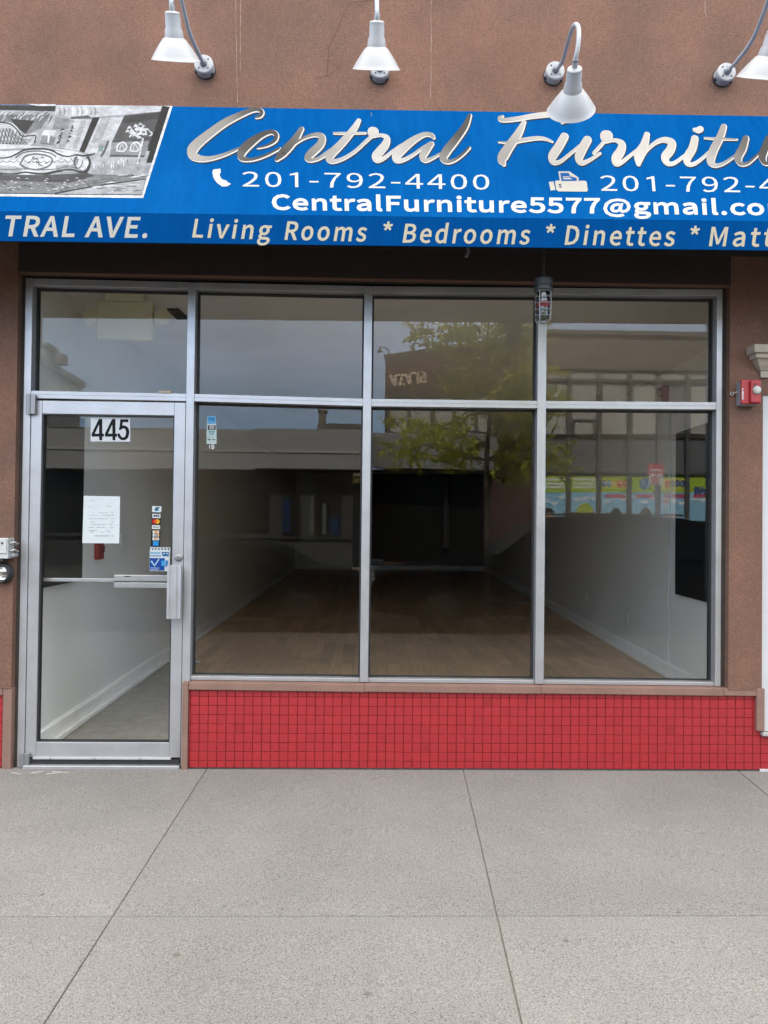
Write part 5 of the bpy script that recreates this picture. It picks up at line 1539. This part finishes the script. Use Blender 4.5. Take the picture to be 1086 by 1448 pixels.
xs = [549, 578, 611, 642, 673, 700]
for i in range(5):
    aquad('window', xs[i] + 2, 562, 562, xs[i + 1] - 2, 610, 612, .05, .04, BLIND, T)
mb = M()
for x in xs: q = [onA(x - 1.7, 556, .12), onA(x + 1.7, 556, .12), onA(x + 1.7, 612, .12), onA(x - 1.7, 612, .12)]; mb.prism(q, Wn * .1)
mb.prism([onA(547, 557, .13), onA(702, 552, .13), onA(702, 556, .13), onA(547, 561, .13)], Wn * .1)
mb.build('window_frame', STEEL, T)
aquad('canopy', 520, 612, 612, 690, 661, 664, .9, .85, FASC, T)
aquad('shopfront', 522, 664, 664, 692, 790, 795, .06, .05, DGL, T)
for x in (630,): M().prism([onA(x - 3, 664, .2), onA(x + 3, 664, .2), onA(x + 3, 775, .2), onA(x - 3, 775, .2)], Wn * .14).build('shop_pier', pmat('dark shop pier', (.02, .015, .012), .8), T)
LET = pmat('raised tan letters', (.78, .58, .42), .6)
fl = Wn * .10


def raised(word, p0, p1, cap):
    mb = M()
    for t in text_polys(word, p0, p1, cap, bold=.55, track=10):
        mb.prism([onA(*p, .14) for p in t], fl)
    return mb


raised('PLAZA', (600, 525.5), (551, 531), 15).build('raised_lettering', LET, T)
# --- roof lamp on the plaza corner
lp = V(549, 507, 23.4)
T = thing('roof_lamp', 'thin curved lamp arm standing on the roof corner beside the PLAZA letters', 'lamp', mir(lp))
mb = M(); pts = [V(549, 511, 23.4), V(550.5, 500, 23.4), V(547, 493.5, 23.4), V(541, 490.5, 23.4), V(537.5, 492, 23.4), V(536.5, 495, 23.4)]
mb.tube([Vector(p) for p in spline([tuple(p) for p in pts], 5)], .028, 8); mb.build('arm', STEEL, T, smooth=True)
mb = M(); c = V(536.7, 496.2, 23.4); mb.lathe([(.05, .05), (.10, -.03), (.10, -.05)], c, (0, 0, 1), 14); mb.build('lamp_head', STEEL, T)

# --- long low store with the grey fascia
YC = 22.0
T = thing('low_store', 'long single storey store with a wide grey fascia reflected across the left panes', 'building', mir((V(300, 700, YC).x, YC, gl_z)))
zc = V(300, 605, YC).z
xa, xb = V(-420, 700, YC).x, V(524, 700, YC).x
mb = M(); mb.box(xa, xb, YC + .05, YC + 5, gl_z, zc - .05); mb.build('wall', pmat('dark store wall', (.035, .033, .03), .8, var=.1), T)
fx = [-420, -180, 40, 212, 360, 524]
for i in range(5):
    a, b = V(fx[i], 605, YC - .8), V(fx[i + 1], 664, YC - .8)
    mb = M(); mb.box(a.x + .01, b.x - .01, YC - .8, YC + .05, b.z, V(0, 633, YC - .8).z - .04); mb.build('fascia_panel', FASC, T)
    mb = M(); mb.box(a.x + .01, b.x - .01, YC - .72, YC + .05, V(0, 633, YC - .8).z + .03, a.z); mb.build('fascia_panel', FASC, T)
    mb = M(); mb.box(a.x + .01, b.x - .01, YC - .84, YC + .05, V(0, 633, YC - .8).z - .035, V(0, 633, YC - .8).z + .025); mb.build('fascia_trim', PALEW, T)
for a, b in ((-400, -200), (-190, 30), (44, 120), (126, 205), (216, 300), (306, 380), (400, 424), (446, 482)):
    mb = M(); vbox(mb, a, 668, b, 758 if a > 390 else 752, YC - .02, .05); w_ = mb.build('shop_pane', DGL, T)
BL2 = pmat('blue display', (.012, .03, .07), .6, spec=.1)
DIM = pmat('dim display', (.10, .10, .09), .6, spec=.1)
for a, y0, b, y1 in ((400, 705, 410, 752), (466, 732, 479, 757)):
    mb = M(); vbox(mb, a, y0, b, y1, YC - .05, .025); mb.build('window_display', BL2, T)
for a, y0, b, y1 in ((361, 680, 375, 694), (438, 702, 443, 756), (330, 690, 348, 693), (456, 712, 461, 755)):
    mb = M(); vbox(mb, a, y0, b, y1, YC - .05, .025); mb.build('window_display', DIM, T)
mb = M(); vbox(mb, 500, 668, 520, 800, YC - .02, .05); mb.build('shop_door', DGL, T)
mb = M(); vbox(mb, 498, 668, 513, 683, YC - .3, .2); mb.build('shop_sign', pmat('yellow sign', (.55, .38, .05), .5), T)
for q_ in ((384, 758.5, 498, 762), (-400, 752.5, 384, 756)): vbox(M(), *q_, YC - .08, .06).build('window_ledge', pmat('dark ledge', (.05, .05, .047), .8, spec=.1), T)
ch = M(); a, b = V(451, 579, YC + 2), V(460, 606, YC + 2); ch.box(a.x, b.x, YC + 2, YC + 2.5, zc - .06, a.z - .09); ch.box(a.x - .05, b.x + .05, YC + 1.95, YC + 2.55, a.z - .09, a.z)
ch.build('chimney', pmat('chimney brick', (.16, .13, .11), .9, var=.15), T)
mb = M(); a, b = V(449, 598.5, YC + 3), V(526, 604, YC + 3); mb.box(a.x, b.x, YC + 3, YC + 3.5, zc - .06, a.z); mb.build('roof_curb', STEEL, T)

# --- pale building at the far left
YD = 27.0
p0 = V(53, 512, YD)
T = thing('pale_building', 'pale cornice topped building running back at the left edge of the door transom reflection', 'building', mir((p0.x, YD, gl_z)))
ks = (p0.x - CAM.x)
far = lambda px: (ks * F / (W / 2 - px)) if False else None
x115 = V(115, 552, 33.0)
mb = M(); mb.prism([(p0.x, YD, gl_z), (x115.x, 33.0, gl_z), (x115.x - 8, 33.0, gl_z), (p0.x - 8, YD, gl_z)], (0, 0, p0.z - gl_z)); mb.build('wall', PALEW, T)
mb = M(); mb.prism([(p0.x + .18, YD - .15, p0.z + .001), (x115.x + .18, 33.1, p0.z + .001), (x115.x - 8, 33.1, p0.z + .001), (p0.x - 8, YD - .15, p0.z + .001)], (0, 0, .30)); mb.build('cornice', FASC, T)
a, b = V(30, 488, YD + .5), V(62, 514, YD + .5)
mb = M(); mb.box(a.x - 2, b.x, YD + .5, YD + 1.6, p0.z + .31, a.z); mb.box(a.x - 2, b.x + .12, YD + .4, YD + 1.7, a.z, a.z + .15); mb.build('stair_bulkhead', PALEW, T)
a, b = V(74, 533, YD + 1.5), V(86, 542, YD + 1.5)
mb = M(); mb.box(a.x, b.x, YD + 1.5, YD + 2.2, p0.z + .31, p0.z + .75); mb.build('roof_vent', FASC, T)

# --- parking sign across the street
ys = 15.6
c = V(928, 690, ys)
T = thing('parking_sign', 'red and white parking sign pair on a thin post reflected in front of the posters', 'street sign', mir((c.x, ys, gl_z)))
mb = M(); mb.tube([(c.x, ys, gl_z), (c.x, ys, V(928, 655, ys).z)], .03, 10); mb.build('post', GALV, T, smooth=True)
REDS = (.60, .05, .06)
p_ = Print(lambda x, y, e=0.0: V(x, y, ys - .04 - e * 4)); p_.mb = M()
mb = M(); vbox(mb, 916.5, 656, 938.5, 671.5, ys - .035, .012, REDS); o1 = mb.build('red_plate', PRINT, T)
p_.text('NO PARKING', (936, 663), (919, 663), 4.4, (.8, .8, .8), bold=.15).text('ANYTIME', (936, 669.5), (919, 669.5), 4.2, (.8, .8, .8), bold=.15)
p_.done('sign_lettering', o1)
mb = M(); vbox(mb, 917.5, 672, 938, 685.5, ys - .035, .012, (.72, .70, .68)); o1 = mb.build('white_plate', PRINT, T)
p_ = Print(lambda x, y, e=0.0: V(x, y, ys - .04 - e * 4)); p_.mb = M()
for y in (674, 677, 680, 683): p_.r(920, y, 933, y + 1.5, REDS)
p_.done('sign_lettering', o1)

# --- street tree at our kerb
yt_ = 5.95
tr = V(690, 660, yt_)
T = thing('street_tree', 'young street tree in fresh yellow green leaf reflected in the middle panes', 'tree', mir((tr.x, yt_, gz(-5.8))))
rt = random.Random(5)
trunk = M(); leaves = M()
BARK = pmat('bark', (.085, .07, .055), .9, var=.25, vscale=18, bump=.6, bscale=40)
LEAF = pmat('young leaves', (1, 1, 1), .55, vcol=True, trans=.45, var=.15, vscale=9)
tp = [(tr.x + .03, yt_, gz(-5.8) - .05), (tr.x, yt_ + .02, .8), (tr.x - .02, yt_, Z0 + .9), (tr.x + .03, yt_ - .03, Z0 + 1.7), (tr.x - .02, yt_ + .02, Z0 + 2.6), (tr.x + .05, yt_, Z0 + 3.6), (tr.x, yt_, Z0 + 4.6)]
tpts = [Vector(p) for p in spline(tp, 5)]
trunk.tube(tpts, [.060 - .052 * (i / (len(tpts) - 1)) ** .8 for i in range(len(tpts))], 10)


def leaf(p, d, ln, wd):
    if 1.88 < p.z - Z0 < 2.40 and p.x < tr.x - .62: return      # a gap in the crown
    d = d.normalized(); s_ = d.cross(Vector((rt.gauss(0, .5), rt.gauss(0, .5), 1))).normalized() * wd
    up = d.cross(s_).normalized() * wd * .5
    g_ = rt.random()
    c_ = (.42 + .16 * g_, .46 + .14 * g_, .035 + .02 * g_)
    if rt.random() < .16: c_ = (.68, .60, .08)
    leaves.poly([p, p + d * ln * .45 + s_, p + d * ln, p + d * ln * .45 - s_ + up * .4], c_)


def twig(p, d, ln, rad, lev):
    n = 5
    pts = [p]
    q, dd = p.copy(), d.normalized()
    for i in range(n):
        dd = (dd + Vector((rt.gauss(0, .16), rt.gauss(0, .16), rt.gauss(-.02, .14)))).normalized()
        q = q + dd * ln / n; pts.append(q.copy())
    trunk.tube(pts, [rad * (1 - .75 * i / n) for i in range(n + 1)], 5)
    return pts


nl = 46
for i in range(nl):
    z = Z0 + .72 + 3.6 * (i / nl) ** 1.15
    t_ = min(range(len(tpts)), key=lambda k: abs(tpts[k].z - z))
    az = i * 2.4 + rt.uniform(-.4, .4)
    f_ = max(0.0, 1 - (i / nl) * .72)
    ln = rt.uniform(.95, 1.5) * (.5 + .5 * f_)
    el = rt.uniform(-.12, .25) + .75 * (i / nl)
    dx = math.cos(az)
    if dx > .35: ln *= .72
    d = Vector((dx * math.cos(el), math.sin(az) * math.cos(el) * .85, math.sin(el)))
    br_ = twig(tpts[t_], d, ln, .016 * (.5 + .5 * f_), 0)
    for j in range(1, len(br_)):
        for _ in range(4):
            dd = (br_[j] - br_[j - 1]).normalized() + Vector((rt.gauss(0, .75), rt.gauss(0, .75), rt.gauss(-.12, .45)))
            tl = rt.uniform(.16, .42)
            tw = twig(br_[j], dd, tl, .004, 1)
            for k in range(1, len(tw)):
                for _ in range(4):
                    ld = (tw[k] - tw[k - 1]).normalized() * .6 + Vector((rt.gauss(0, .6), rt.gauss(0, .6), rt.gauss(-.25, .5)))
                    leaf(tw[k] + Vector((rt.gauss(0, .01), rt.gauss(0, .01), 0)), ld, rt.uniform(.06, .115), rt.uniform(.013, .022))
trunk.build('trunk', BARK, T, smooth=True)
leaves.build('crown', LEAF, T, recalc=False)

# --- dark parked car at our kerb, behind the camera
CY, CZ = -6.78, -.30
PAINT = pmat('black car paint', (.006, .006, .007), .7, spec=.02)
CGL = pmat('car window glass', (.006, .007, .008), .25, spec=.06)
SUV_SIDE = [(-.54, .42), (-.52, .80), (-.42, .98), (.2, 1.08), (1.22, 1.17), (1.40, 1.22), (2.18, 1.80), (2.45, 1.90), (3.2, 1.94), (4.4, 1.90), (4.75, 1.80), (4.98, 1.25), (5.02, .55), (4.95, .40), (4.6, .34), (-.1, .34)]
SEDAN_SIDE = [(0, .40), (.02, .66), (.14, .76), (.7, .86), (1.35, .93), (1.5, .97), (2.15, 1.34), (2.5, 1.42), (3.1, 1.43), (3.5, 1.36), (4.1, 1.02), (4.65, .98), (4.78, .86), (4.82, .5), (4.75, .36), (4.4, .30), (.45, .30)]


def car(label, name, CX, side, wins, axles, screen, rails, belt):
    T = thing(name, label, 'car', (CX + 2.5, CY - .95, CZ))

    def wdt(z): return .93 if z < belt else .93 - (z - belt) * .26
    ring0 = [Vector((CX + x, CY - .95 + wdt(z), CZ + z)) for x, z in side]
    ring1 = [Vector((CX + x, CY - .95 - wdt(z), CZ + z)) for x, z in side]
    n_ = len(side)
    mb = MB(); mb.mesh(ring0 + ring1, [tuple(range(n_)), tuple(range(2 * n_ - 1, n_ - 1, -1))] + [(i, n_ + i, n_ + (i + 1) % n_, (i + 1) % n_) for i in range(n_)])
    body = mb.build('body', PAINT, T, bevel=.05, seg=3)
    for s_ in (1, -1):
        for pts in wins:
            mb = MB(); mb.prism([Vector((CX + x, CY - .95 + s_ * (wdt(z) + .004), CZ + z)) for x, z in pts], (0, s_ * .006, 0)); mb.build('side_window', CGL, T)
        for xw in axles:
            c = Vector((CX + xw, CY - .95 + s_ * .73, CZ + .36))
            mb = MB(); mb.lathe([(.24, 0), (.33, .0), (.36, .04), (.36, .18), (.33, .22), (.24, .22)], c, (0, s_, 0), 32, cap=True); wh = mb.build('wheel', BLACK, T, smooth=True)
            mb = MB(); mb.lathe([(.235, .221), (.22, .232), (.08, .225), (.05, .24), (0, .24)], c, (0, s_, 0), 20); mb.build('rim', pmat('dark rim', (.03, .03, .03), .6, spec=.1), wh, smooth=True)
        if rails: mb = MB(); mb.tube([(CX + 2.5, CY - .95 + s_ * .70, CZ + 1.955), (CX + 4.4, CY - .95 + s_ * .70, CZ + 1.945)], .018, 8); mb.build('roof_rail', BLACK, T, smooth=True)
        mb = MB(); mb.box(CX + 1.55, CX + 1.75, CY - .95 + s_ * .94 - .0, CY - .95 + s_ * 1.12, CZ + belt + .02, CZ + belt + .16); mb.build('wing_mirror', PAINT, T, bevel=.03)
        mb = MB(); mb.box(CX + side[0][0], CX + side[0][0] + .28, CY - .95 + s_ * .55 - .2, CY - .95 + s_ * .55 + .2, CZ + belt * .62, CZ + belt * .74); mb.build('headlight', pmat('dull lens', (.12, .12, .12), .5), T, bevel=.02)
    wf = screen
    mb = MB(); q = [Vector((CX + x - .015, CY - .95 + s_ * (wdt(z) - .09), CZ + z + .02)) for (x, z), s_ in ((wf[0], 1), (wf[0], -1), (wf[1], -1), (wf[1], 1))]
    mb.prism(q, (.008, 0, -.012)); mb.build('windscreen', CGL, T)


car('black tall parked car reflected low in the right window panes', 'parked_car', .62, SUV_SIDE,
    ([(1.62, 1.24), (2.24, 1.76), (2.95, 1.80), (2.95, 1.24)], [(3.02, 1.24), (3.02, 1.80), (3.9, 1.79), (3.9, 1.24)], [(3.97, 1.24), (3.97, 1.78), (4.55, 1.72), (4.75, 1.26)]),
    (.55, 4.05), [(1.46, 1.27), (2.10, 1.76)], True, 1.2)
car('dark low saloon parked ahead of the tall car, faint in the left window reflection', 'parked_car', -4.88, SEDAN_SIDE,
    ([(1.72, .98), (2.25, 1.30), (2.75, 1.36), (2.75, .98)], [(2.82, .98), (2.82, 1.36), (3.3, 1.33), (3.8, 1.0)]),
    (.9, 3.85), [(1.52, 1.0), (2.12, 1.31)], False, .95)

# ------------------------------------------------------------------ sky and sun
SUN_EL, SUN_AZ = R(SUN_E), R(SUN_A)
w = bpy.data.worlds.new("World"); scene.world = w; w.use_nodes = True
nt = w.node_tree; N, L = nt.nodes, nt.links; N.clear()
out = N.new('ShaderNodeOutputWorld'); bg = N.new('ShaderNodeBackground'); L.new(bg.outputs[0], out.inputs[0])
sky = N.new('ShaderNodeTexSky'); sky.sky_type = 'NISHITA'; sky.sun_disc = False
sky.sun_elevation = SUN_EL; sky.sun_rotation = SUN_AZ; sky.air_density = 1.2; sky.dust_density = 2.0; sky.ozone_density = 1.2
tc = N.new('ShaderNodeTexCoord'); mp = N.new('ShaderNodeMapping'); mp.inputs['Scale'].default_value = (1.0, 1.0, 2.6)
L.new(tc.outputs['Generated'], mp.inputs[0])
nz = N.new('ShaderNodeTexNoise'); nz.inputs['Scale'].default_value = 2.6; nz.inputs['Detail'].default_value = 7; nz.inputs['Roughness'].default_value = .55
L.new(mp.outputs[0], nz.inputs['Vector'])
mr = N.new('ShaderNodeMapRange'); mr.inputs['From Min'].default_value = .38; mr.inputs['From Max'].default_value = .66; mr.inputs['To Min'].default_value = .35; mr.inputs['To Max'].default_value = 1.0
L.new(nz.outputs['Fac'], mr.inputs['Value'])
sx_ = N.new('ShaderNodeSeparateXYZ'); L.new(tc.outputs['Generated'], sx_.inputs[0])
el_ = N.new('ShaderNodeMapRange'); el_.inputs['From Min'].default_value = .05; el_.inputs['From Max'].default_value = .75; L.new(sx_.outputs[2], el_.inputs['Value'])
cc = N.new('ShaderNodeMix'); cc.data_type = 'RGBA'; L.new(el_.outputs[0], cc.inputs[0]); cc.inputs[6].default_value = CLOUD_LO; cc.inputs[7].default_value = CLOUD_HI
mx = N.new('ShaderNodeMix'); mx.data_type = 'RGBA'; L.new(mr.outputs[0], mx.inputs[0]); L.new(sky.outputs[0], mx.inputs[6]); L.new(cc.outputs[2], mx.inputs[7])
L.new(mx.outputs[2], bg.inputs['Color']); bg.inputs['Strength'].default_value = SKY_S
sl_ = bpy.data.lights.new('sun', 'SUN'); sl_.energy = SUN_S; sl_.angle = R(SUN_ANG); sl_.color = (1.0, .96, .90)
so = bpy.data.objects.new('sun', sl_); COL.objects.link(so)
sd = Vector((math.sin(SUN_AZ) * math.cos(SUN_EL), math.cos(SUN_AZ) * math.cos(SUN_EL), math.sin(SUN_EL)))
so.rotation_euler = sd.to_track_quat('Z', 'Y').to_euler()
so.location = (0, 0, 20)

vs = scene.view_settings
vs.view_transform = 'Standard'; vs.look = 'None'; vs.exposure = EXPO; vs.gamma = 1.0
try:
    vs.use_curve_mapping = False
except Exception:
    pass
scene.cycles.use_denoising = True
scene.cycles.use_adaptive_sampling = False
scene.cycles.max_bounces = 10
scene.cycles.diffuse_bounces = 6
scene.cycles.transparent_max_bounces = 24
scene.cycles.caustics_reflective = False
scene.cycles.caustics_refractive = False
scene.cycles.sample_clamp_indirect = 6
